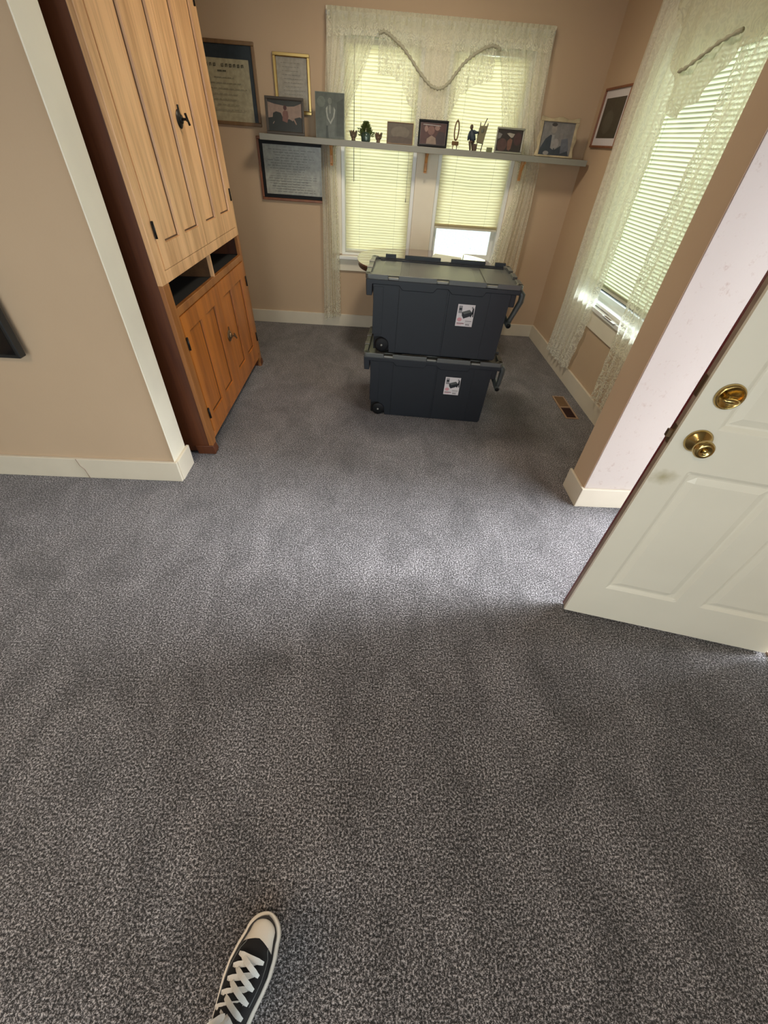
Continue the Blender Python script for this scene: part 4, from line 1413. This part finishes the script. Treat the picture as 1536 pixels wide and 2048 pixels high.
    q(0.07, 0.28, 0.60, 0.94, M['greyprint'])
    q(0.10, 0.25, 0.74, 0.84, M['bin'], 2)
    poly([(0.28, 0.64), (0.70, 0.76), (0.86, 0.66), (0.84, 0.50), (0.42, 0.36), (0.30, 0.50)], M['bin'])
    poly([(0.28, 0.66), (0.70, 0.78), (0.86, 0.68), (0.44, 0.56)], M['lid'], 2)
    poly([(0.88, 0.86), (0.95, 0.86), (0.97, 0.62), (0.98, 0.46), (0.92, 0.46), (0.91, 0.60), (0.84, 0.44), (0.79, 0.46), (0.86, 0.66)], M['black'], 3)
    poly(ellipse(0.86, 0.88, 0.045, 0.05), M['greyprint'], 2)
    poly(ellipse(0.20, 0.31, 0.14, 0.09), M['pink'])
    q(0.06, 0.50, 0.115, 0.155, M['maroon'])
    q(0.06, 0.36, 0.06, 0.085, M['pink'])
    q(0.55, 0.93, 0.235, 0.27, M['greyprint'])
    q(0.55, 0.88, 0.165, 0.18, M['greyprint'])
    for k in range(9):
        q(0.60 + k * 0.027, 0.614 + k * 0.027, 0.05, 0.125, M['black'])
    lb.build('product_label', root)
    return root


BR = -radians(4.15)
storage_bin((0.0, 2.705, 0.0), BR, 'dark grey wheeled storage bin on the carpet, bottom of the stack')
storage_bin((0.002, 2.707, 0.4585), BR + radians(0.3), 'dark grey wheeled storage bin with visible lid, top of the stack', 0.846, 0.212)


# ------------------------------------------------------------------ panelled faces (cupboard doors, entrance door)
def panel_face(mb, P, a0, a1, z0, z1, panels, prof, material):
    """P(u, z, depth) -> point. panels = [(u0,u1,z0,z1)]; prof = [(inset, depth)] growing inwards"""
    us, zs = {a0, a1}, {z0, z1}
    for p in panels:
        for ins, _ in prof:
            us |= {p[0] + ins, p[1] - ins}
            zs |= {p[2] + ins, p[3] - ins}
    us = sorted(us)
    zs = sorted(zs)

    def depth(u, z):
        for p in panels:
            d = min(u - p[0], p[1] - u, z - p[2], p[3] - z)
            if d > -1e-7:
                last = prof[0]
                for k in prof:
                    if d >= k[0] - 1e-7:
                        last = k
                # linear between stations
                for (i0, d0), (i1, d1) in zip(prof[:-1], prof[1:]):
                    if i0 - 1e-7 <= d <= i1 + 1e-7:
                        return d0 + (d1 - d0) * (d - i0) / (i1 - i0)
                return prof[-1][1]
        return 0.0
    nu, nz = len(us), len(zs)
    v = [P(u, z, depth(u, z)) for z in zs for u in us]
    f = [(j * nu + i, j * nu + i + 1, (j + 1) * nu + i + 1, (j + 1) * nu + i) for j in range(nz - 1) for i in range(nu - 1)]
    mb.add(v, f, material)


# ------------------------------------------------------------------ tall cupboard
# local: y = along the front (0..1.36), x = outwards (front face at x=0, body behind at negative x), z up
CAB = thing('tall_cupboard', 'tall wooden cupboard with panelled doors standing against the left nook wall', 'cupboard', (-0.95, 2.085, 0.0), (0, radians(-2.0), 0))
W_, H_, DP = 1.355, 2.30, 0.50
t = 0.022
for nm, y0, y1 in (('side_panel', 0.0, t), ('side_panel', W_ - t, W_)):
    mb = MB()
    mb.box(-DP, -0.024, y0 + (0.003 if y0 == 0 else 0), y1 - (0.003 if y0 else 0), 0.02, H_, M['wood_side'])
    mb.build(nm, CAB, bevel=0.002)
mb = MB()
mb.box(-DP, -DP + 0.012, t, W_ - t, 0.05, H_, M['wood_in'])
mb.build('back_panel', CAB)
mb = MB()
mb.box(-DP - 0.01, 0.03, -0.03, W_ + 0.03, H_, H_ + 0.035, M['wood_frame'])
mb.build('cornice', CAB, bevel=0.008)
for z0, z1 in ((0.10, 0.12), (0.797, 0.817), (0.945, 0.965), (1.5, 1.518)):
    mb = MB()
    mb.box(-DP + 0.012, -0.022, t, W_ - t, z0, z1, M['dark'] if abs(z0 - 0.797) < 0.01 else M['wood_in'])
    mb.build('shelf', CAB)
mb = MB()
mb.box(-DP + 0.012, -0.022, 0.688, 0.706, 0.817, 0.945, M['wood_in'])
mb.build('divider', CAB)
# face frame: stiles and rails
mb = MB()
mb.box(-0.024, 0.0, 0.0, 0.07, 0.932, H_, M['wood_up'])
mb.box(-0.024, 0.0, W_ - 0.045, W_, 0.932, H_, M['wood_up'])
mb.prism([(0.0, 0.10), (0.0, 0.932), (0.07, 0.932), (0.07, 0.10), (0.055, 0.06), (0.05, 0.03), (0.055, 0.0), (0.012, 0.0), (0.0, 0.02)], 0, -0.024, 0.0, M['wood_frame'])
mb.prism([(W_, 0.10), (W_, 0.932), (W_ - 0.045, 0.932), (W_ - 0.045, 0.10), (W_ - 0.05, 0.06), (W_ - 0.045, 0.03), (W_ - 0.05, 0.0), (W_ - 0.012, 0.0), (W_, 0.02)], 0, -0.024, 0.0, M['wood_frame'])
mb.box(-0.024, 0.0, 0.07, W_ - 0.045, 0.780, 0.817, M['wood_frame'])
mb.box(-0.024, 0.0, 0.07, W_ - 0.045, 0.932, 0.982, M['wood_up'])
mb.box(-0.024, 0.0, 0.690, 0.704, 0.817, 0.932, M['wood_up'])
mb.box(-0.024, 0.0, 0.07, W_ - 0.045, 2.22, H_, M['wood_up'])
mb.box(-0.024, -0.004, 0.05, W_ - 0.05, 0.075, 0.118, M['wood_low'])
mb.build('face_frame', CAB, bevel=0.0025)
# rounded front foot blocks
for y0, y1 in ((-0.004, 0.05), (W_ - 0.045, W_ + 0.004)):
    mb = MB()
    mb.prism([(-0.10, 0.0), (0.004, 0.0), (0.010, 0.02), (0.006, 0.045), (0.0, 0.06), (-0.11, 0.06)], 1, y0, y1, M['wood_side'])
    mb.build('foot', CAB, bevel=0.004)


def cab_door(y0, y1, z0, z1, panels, m, name='door'):
    mb = MB()
    x = 0.003

    def P(u, z, d):
        return (x + d, u, z)
    prof = [(0, 0), (0.0025, -0.011), (0.010, -0.012)]
    panel_face(mb, P, y0, y1, z0, z1, panels, prof, m)
    xb = -0.018
    v = [(x, y0, z0), (x, y1, z0), (x, y1, z1), (x, y0, z1), (xb, y0, z0), (xb, y1, z0), (xb, y1, z1), (xb, y0, z1)]
    mb.add(v, [(0, 1, 5, 4), (1, 2, 6, 5), (2, 3, 7, 6), (3, 0, 4, 7), (7, 6, 5, 4)], m)
    d_ = mb.build(name, CAB)
    g = MB()
    for a, b, c, e in panels:
        o = 0.0030
        for (p0, p1, q0, q1) in ((a + o, a + 0.009, c + o, e - o), (b - 0.009, b - o, c + o, e - o), (a + o, b - o, c + o, c + 0.009), (a + o, b - o, e - 0.009, e - o)):
            g.box(x - 0.0118, x - 0.0100, p0, p1, q0, q1, M['groove'])
    g.build('panel_moulding', d_)
    return d_


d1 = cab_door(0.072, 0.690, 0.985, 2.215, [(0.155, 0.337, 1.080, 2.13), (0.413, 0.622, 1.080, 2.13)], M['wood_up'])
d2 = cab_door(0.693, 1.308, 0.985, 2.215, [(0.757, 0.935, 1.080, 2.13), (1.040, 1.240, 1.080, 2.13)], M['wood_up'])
d3 = cab_door(0.072, 0.690, 0.120, 0.777, [(0.136, 0.329, 0.205, 0.690), (0.406, 0.580, 0.205, 0.690)], M['wood_low'])
d4 = cab_door(0.693, 1.308, 0.120, 0.777, [(0.757, 0.937, 0.208, 0.690), (1.025, 1.207, 0.208, 0.690)], M['wood_low'])


def hinge(y, z, par, lh=0.065):
    mb = MB()
    mb.box(0.0025, 0.0065, y - 0.007, y + 0.007, z - lh / 2, z + lh / 2, M['iron'])
    mb.tube([(0.008, y, z - lh / 2), (0.008, y, z + lh / 2)], 0.004, M['iron'], 8)
    mb.build('hinge', par)


hinge(0.071, 1.14, d1)
hinge(0.071, 1.98, d1)
hinge(1.309, 1.16, d2)
hinge(1.309, 1.98, d2)
hinge(0.071, 0.645, d3)
hinge(0.071, 0.242, d3)
hinge(1.309, 0.65, d4)
hinge(1.309, 0.245, d4)
for z, m, par in ((1.505, M['iron'], d2), (0.467, M['oldbrass'], d4)):
    mb = MB()
    mb.lathe([(0.034, 0.003), (0.036, 0.006), (0.030, 0.010), (0.018, 0.014), (0.016, 0.020)], (0, 0.700, z), (1, 0, 0), m, 20)
    mb.lathe([(0.006, 0.018), (0.005, 0.036), (0.010, 0.040), (0.010, 0.046)], (0, 0.700, z), (1, 0, 0), m, 12)
    mb.tube([(0.044, 0.685, z + 0.020), (0.044, 0.700, z), (0.044, 0.716, z - 0.020)], [0.006, 0.005, 0.006], m, 8)
    mb.box(0.003, 0.008, 0.708, 0.722, z + 0.01, z + 0.052, m)
    mb.build('cupboard_latch', par, bevel=0.001)

# ------------------------------------------------------------------ floor register
root = thing('floor_register', 'bronze floor vent with one open and one shut damper beside the right baseboard', 'vent', (1.495, 2.74, 0), (0, 0, -0.01))
mb = MB()
wv, lv = 0.10, 0.365
mb.box(0, 0.013, 0, lv, 0, 0.006, M['ventmetal'])
mb.box(wv - 0.013, wv, 0, lv, 0, 0.006, M['ventmetal'])
mb.box(0.013, wv - 0.013, 0, 0.014, 0, 0.006, M['ventmetal'])
mb.box(0.013, wv - 0.013, lv - 0.014, lv, 0, 0.006, M['ventmetal'])
mb.box(0.013, wv - 0.013, 0.17, 0.19, 0, 0.006, M['ventmetal'])
mb.build('vent_frame', root, bevel=0.0015)
for y0, y1, m in ((0.014, 0.17, M['ventdark']), (0.19, lv - 0.014, M['ventmid'])):
    mb = MB()
    mb.box(0.013, wv - 0.013, y0, y1, 0.0005, 0.0015, m)
    mb.build('damper', root)
    mb = MB()
    k = y0 + 0.012
    while k < y1 - 0.004:
        mb.box(0.014, wv - 0.014, k, k + 0.0022, 0.0015, 0.0042, m)
        k += 0.014
    mb.build('grille', root)

# ------------------------------------------------------------------ entrance door (open into the room)
ang = math.atan2(-0.23006, 0.97318)
DR = bpy.data.objects.new('door_1', None)
COL.objects.link(DR)
DR.location = (0.8905, 1.0109, 0.0)
DR.rotation_euler = (0, 0, ang)
struct(DR, 'white six panel entrance door standing open with brass knob and deadbolt', 'door')
# local: x = 0 free edge .. 0.815 hinge edge; y = 0 face to camera, +y outwards; z up
DW, DH, DT = 0.815, 2.03, 0.044
mb = MB()


def PD(u, z, d):
    return (u, -d, z)


sp_ = [(0.095, 0.365), (0.452, 0.722)]
rows = [(0.205, 0.800), (0.945, 1.52), (1.62, 1.90)]
panel_face(mb, PD, 0.0, DW, 0.014, DH, [(a, b, c, d) for a, b in sp_ for c, d in rows],
           [(0, 0), (0.006, -0.003), (0.014, -0.008), (0.020, -0.009), (0.042, -0.002), (0.046, -0.002)], M['door'])
mb.add([(0, 0, 0.014), (0, 0, DH), (DW, 0, DH), (DW, 0, 0.014), (0, 0.012, 0.014), (0, 0.012, DH), (DW, 0.012, DH), (DW, 0.012, 0.014)],
       [(0, 1, 5, 4), (1, 2, 6, 5), (2, 3, 7, 6), (3, 0, 4, 7), (4, 5, 6, 7)], M['door'])
mb.build('door_face', DR)
mb = MB()
mb.box(0.0, DW, 0.012, 0.034, 0.014, DH, M['dooredge'])
mb.build('door_core', DR)
mb = MB()
mb.box(-0.001, DW, 0.034, DT, 0.010, DH, M['doorred'])
mb.build('exterior_face', DR)
for z, h in ((1.055, 0.058), (0.905, 0.058)):
    mb = MB()
    mb.prism([(0.013, z - h / 2), (0.033, z - h / 2), (0.033, z + h / 2), (0.013, z + h / 2)], 0, -0.0025, 0.0, M['oldbrass'])
    pl = mb.build('latch_plate', DR)
    if z < 1:
        mb = MB()
        mb.prism([(0.016, z - 0.011), (0.030, z - 0.011), (0.030, z + 0.011), (0.016, z + 0.011)], 0, -0.014, -0.0025, M['oldbrass'])
        mb.build('latch_bolt', pl)
mb = MB()
mb.lathe([(0.036, 0.0), (0.0365, 0.003), (0.031, 0.010), (0.016, 0.016), (0.0125, 0.020), (0.0125, 0.030)], (0.066, 0, 0.905), (0, -1, 0), M['brass'], 32)
kn = mb.build('knob_rose', DR)
mb = MB()
mb.lathe([(0.014, 0.028), (0.022, 0.033), (0.0265, 0.042), (0.0265, 0.052), (0.021, 0.060), (0.013, 0.0605), (0.011, 0.057), (0.004, 0.057)], (0.066, 0, 0.905), (0, -1, 0), M['brass'], 32)
mb.ell((0.066, -0.059, 0.905), (0.007, 0.004, 0.007), M['brass'], 12, 8)
mb.build('door_knob', DR)
mb = MB()
mb.lathe([(0.036, 0.0), (0.036, 0.006), (0.032, 0.012), (0.029, 0.012), (0.028, 0.008), (0.004, 0.008)], (0.068, 0, 1.045), (0, -1, 0), M['brass'], 32)
db = mb.build('deadbolt_rose', DR)
mb = MB()
mb.ell((0.068, -0.020, 1.040), (0.022, 0.007, 0.007), M['brass'], 14, 8)
mb.tube([(0.068, -0.006, 1.042), (0.068, -0.020, 1.040)], 0.006, M['brass'], 10)
mb.build('thumb_turn', db)
# jamb of the doorway
mb = MB()
mb.box(1.688, 1.86, 1.650, 1.668, 0, 2.06, M['cream'])
mb.box(1.70, 1.86, 0.790, 0.806, 0, 2.06, M['cream'])
mb.box(1.688, 1.86, 0.79, 1.668, 2.045, 2.065, M['cream'])
mb.box(1.70, 1.86, 0.80, 1.66, -0.0, 0.012, M['dooredge'])
mb.box(1.684, 1.70, 0.71, 0.80, 0, 2.13, M['cream'])
struct(mb.build('trim_6', bevel=0.002), 'cream jamb and threshold of the entrance doorway', 'trim')

# ------------------------------------------------------------------ wall mounted television on the left
root = thing('television', 'black flat television on the left dividing wall, only a corner in view', 'television', (-1.53, 1.75, 0.70), (0, 0, 0))
mb = MB()
mb.box(-1.10, 0.0, 0.0, 0.040, 0.0, 0.63, M['tv'])
mb.build('tv_body', root, bevel=0.004)
mb = MB()
mb.box(-1.086, -0.014, -0.0015, 0.0, 0.016, 0.616, M['screen'])
mb.build('tv_screen', root)
mb = MB()
mb.box(-0.75, -0.35, 0.040, 0.0685, 0.15, 0.48, M['black'])
mb.build('wall_mount', root)


# ------------------------------------------------------------------ sneaker on the photographer's foot
SA = -math.atan2(0.29, 0.956)
root = thing('sneaker', 'black canvas sneaker with white toe cap and white laces on the carpet', 'shoe', (-0.207, 0.060, 0.0), (0, 0, SA))
# local: toe tip at origin, heel towards -y, x right


def hw(s):  # half width of the sole at distance s behind the toe, left and right
    if s < 0.045:
        e_ = 0.045 * max(0.0, 1 - ((0.045 - s) / 0.045) ** 2) ** 0.56
        return e_, e_
    tab = [(0.0, 0.0, 0.0), (0.004, 0.014, 0.014), (0.012, 0.026, 0.025), (0.025, 0.036, 0.035), (0.045, 0.045, 0.045), (0.07, 0.052, 0.051), (0.10, 0.057, 0.053), (0.13, 0.056, 0.049), (0.16, 0.050, 0.043),
           (0.20, 0.042, 0.038), (0.24, 0.038, 0.036), (0.27, 0.034, 0.032), (0.285, 0.024, 0.022), (0.292, 0.0, 0.0)]
    for (a, l0, r0), (b, l1, r1) in zip(tab[:-1], tab[1:]):
        if a <= s <= b:
            k = (s - a) / (b - a)
            return l0 + (l1 - l0) * k, r0 + (r1 - r0) * k
    return 0, 0


ST = [0.0, 0.0004, 0.0012, 0.0024, 0.004, 0.006, 0.009, 0.012, 0.016, 0.020, 0.025, 0.030, 0.036, 0.045, 0.057, 0.07, 0.085, 0.10, 0.115, 0.13, 0.145, 0.16, 0.18, 0.20, 0.22, 0.24, 0.255, 0.27, 0.28, 0.288, 0.292]


def outline(scale=1.0, off=0.0):
    L_, R_ = [], []
    for s in ST:
        l, r_ = hw(s)
        yy = -0.146 + (-s + 0.146) * scale
        L_.append((-max(0, l - off) * 1.0, yy))
        R_.append((max(0, r_ - off) * 1.0, yy))
    return R_ + L_[::-1][1:-1]


mb = MB()
mb.prism(outline(), 2, 0.0, 0.028, M['rubber'], smooth=True)
mb.build('sole', root, bevel=0.004)
mb = MB()
mb.prism(outline(0.955, 0.0065), 2, 0.020, 0.0335, M['stripe'], smooth=True)
mb.build('foxing_stripe', root)


def uprow(s, grow=0.0):
    """cross-section of the upper at distance s from the toe: list of points left to right"""
    l, r_ = hw(s)
    inset = 0.0125 if s < 0.06 else 0.0125 - 0.0055 * min(1, (s - 0.06) / 0.05)
    if s < 0.035:
        l, r_ = hw(0.035)
    l = max(0.0, l - inset)
    r_ = max(0.0, r_ - inset)
    if s < 0.035:
        q_ = (max(0.0, 1 - ((0.035 - s) / 0.0206) ** 2)) ** 0.5
        l, r_ = l * q_, r_ * q_
    if s < 0.06:
        h = 0.034 + 0.018 * (max(0, s - 0.0145) / 0.0455) ** 0.5
    elif s < 0.17:
        h = 0.052 + (s - 0.06) / 0.11 * 0.050
    else:
        h = 0.102 + (min(s, 0.21) - 0.17) / 0.04 * 0.010
    top = 0.34 + 0.10 * min(1, s / 0.2)
    pts = []
    n_ = 16
    for k in range(n_ + 1):
        a = pi * k / n_
        ca = -cos(a)
        e = 0.75
        xx = (l if ca < 0 else r_) * (abs(ca) ** e) * (1 if ca > 0 else -1)
        zz = 0.022 + (h - 0.022 + grow) * (max(0, sin(a)) ** 0.72)
        pts.append((xx * (1 + grow * 4), -s, zz))
    return pts


def loft(rows_, material, name, par, close=False):
    mb = MB()
    n_ = len(rows_[0])
    v = [p for r_ in rows_ for p in r_]
    f = [(j * n_ + i, j * n_ + i + 1, (j + 1) * n_ + i + 1, (j + 1) * n_ + i) for j in range(len(rows_) - 1) for i in range(n_ - 1)]
    mb.add(v, f, material, True)
    return mb.build(name, par)


ss = [0.0170, 0.018, 0.0195, 0.02, 0.028, 0.036, 0.045, 0.055, 0.065, 0.08, 0.095, 0.11, 0.125, 0.14, 0.155, 0.17, 0.185]
loft([uprow(s) for s in ss] , M['canvas'], 'canvas_upper', root)
# heel quarters and ankle collar (closed ring going up)
ring = []
for zz, ex in ((0.022, 1.0), (0.05, 0.98), (0.08, 0.92), (0.10, 0.86), (0.125, 0.82), (0.150, 0.84)):
    rw = []
    for k in range(25):
        a = 2 * pi * k / 24
        cx, cy = -0.002, -0.232
        rw.append((cx + 0.037 * ex * cos(a), cy + 0.054 * (ex if sin(a) < 0 else ex) * sin(a), zz))
    ring.append(rw)
loft(ring, M['canvas'], 'heel_quarter', root)
# white rubber toe cap, a shell over the front of the upper
cap = []
for s in [0.0145, 0.0152, 0.017, 0.0195, 0.023, 0.030, 0.037, 0.044]:
    rw = uprow(s, 0.0022)
    cap.append(rw)
# curved rear edge: the cap reaches further back at the sides
last = []
for k, p in enumerate(uprow(0.056, 0.0022)):
    a = abs(k / 16 - 0.5) * 2
    q = uprow(0.049 + 0.020 * a, 0.0022)[k]
    last.append(q)
cap.append(last)
loft(cap, M['rubber'], 'toe_cap', root)
# tongue
tg = []
for s, z, wd_ in ((0.085, 0.066, 0.020), (0.11, 0.080, 0.022), (0.14, 0.096, 0.023), (0.17, 0.110, 0.024), (0.19, 0.130, 0.026), (0.20, 0.160, 0.028), (0.202, 0.175, 0.024)):
    tg.append([(x_ * wd_ - 0.002, -s - abs(x_) * 0.004, z - 0.006 * x_ * x_) for x_ in (-1, -0.6, -0.2, 0.2, 0.6, 1)])
loft(tg, M['canvas'], 'tongue', root)
# eyelet rows and laces
eyes = []
for k in range(6):
    s = 0.083 + k * 0.021
    rw = uprow(s, 0.003)
    zl = rw[5]
    zr = rw[11]
    wl_ = 0.027
    eyes.append(((-wl_ - 0.002, -s, uprow(s, 0.002)[5][2] + 0.001), (wl_ - 0.002, -s, uprow(s, 0.002)[11][2] + 0.001)))
for k, (a, b) in enumerate(eyes):
    for side, p in (('eyelet', a), ('eyelet', b)):
        mb = MB()
        mb.lathe([(0.0035, 0), (0.0035, 0.0014), (0.0015, 0.0018)], (p[0], p[1], p[2]), (0.0, 0, 1), M['latch'], 10)
        mb.build(side, root)


def strap(p, q, lift, par, wdt=0.0054):
    """flat lace from p to q arched by lift"""
    p, q = Vector(p), Vector(q)
    d = (q - p).normalized()
    side0 = d.cross(Vector((0, 0, 1))).normalized() * wdt
    v = []
    n_ = 10
    for i in range(n_ + 1):
        t_ = i / n_
        c = p.lerp(q, t_) + Vector((0, 0, lift * (sin(pi * t_) ** 0.6) if 0 < t_ < 1 else 0))
        side = side0 * (0.6 + 0.4 * min(1, 5 * min(t_, 1 - t_)))
        v += [c - side + Vector((0, 0, 0.0006)), c + side + Vector((0, 0, 0.0006)), c + side * 0.9 - Vector((0, 0, 0.0008)), c - side * 0.9 - Vector((0, 0, 0.0008))]
    f = []
    for i in range(n_):
        for k in range(4):
            a = i * 4 + k
            b = i * 4 + (k + 1) % 4
            f.append((a, b, b + 4, a + 4))
    f += [(0, 3, 2, 1), tuple(n_ * 4 + k for k in range(4))]
    mb = MB()
    mb.add(v, f, M['lacew'], False)
    mb.build('shoelace', par)


off = 0.012
strap((eyes[0][0][0] - 0.004, eyes[0][0][1], eyes[0][0][2]), (eyes[0][1][0] + 0.006, eyes[0][1][1], eyes[0][1][2] - 0.002), off + 0.004, root)
for k in range(5):
    a, b = eyes[k], eyes[k + 1]
    strap((a[0][0] + 0.004, a[0][1], a[0][2] + 0.002), (b[1][0] + 0.006, b[1][1], b[1][2] - 0.002), off + 0.005, root)
    strap((a[1][0] - 0.004, a[1][1], a[1][2] + 0.002), (b[0][0] - 0.006, b[0][1], b[0][2] - 0.002), off, root)
strap((-0.002, -0.168, 0.122), (0.040, -0.192, 0.100), 0.014, root, 0.007)
strap((-0.002, -0.168, 0.122), (-0.036, -0.200, 0.110), 0.014, root, 0.007)
strap((0.002, -0.172, 0.124), (0.030, -0.222, 0.104), 0.010, root, 0.0055)
strap((-0.004, -0.172, 0.124), (0.012, -0.215, 0.118), 0.012, root, 0.0055)
# side stitching
for sgn in (-1, 1):
    mb = MB()
    pts = []
    for s in (0.058, 0.064, 0.075, 0.09, 0.11, 0.13, 0.15):
        rw = uprow(s, 0.0012)
        kk = 3 if sgn < 0 else 13
        if s < 0.065:
            kk = 4 if sgn < 0 else 12
        pts.append(rw[kk])
    mb.tube(pts, 0.0009, M['stitch'], 5)
    mb.build('stitching', root)

# lower leg standing in the shoe
root = thing('person', 'standing person in dark trousers, only the foot in the sneaker enters the view', 'person', (-0.207, 0.060, 0.0), (0, 0, SA))
mb = MB()
rows_ = []
for cy, zz, ax_, ay_ in ((-0.225, 0.10, 0.030, 0.040), (-0.230, 0.16, 0.033, 0.042), (-0.235, 0.26, 0.040, 0.050), (-0.240, 0.36, 0.050, 0.058), (-0.243, 0.46, 0.053, 0.058), (-0.25, 0.52, 0.055, 0.06)):
    rows_.append([(ax_ * cos(2 * pi * k / 20), cy + ay_ * sin(2 * pi * k / 20), zz) for k in range(21)])
v = [p for r_ in rows_ for p in r_]
mb.add(v, [(j * 21 + i, j * 21 + i + 1, (j + 1) * 21 + i + 1, (j + 1) * 21 + i) for j in range(5) for i in range(20)], M['denim'], True)
mb.add(rows_[-1][:20], [list(range(20))], M['denim'])
mb.build('trouser_leg', root)
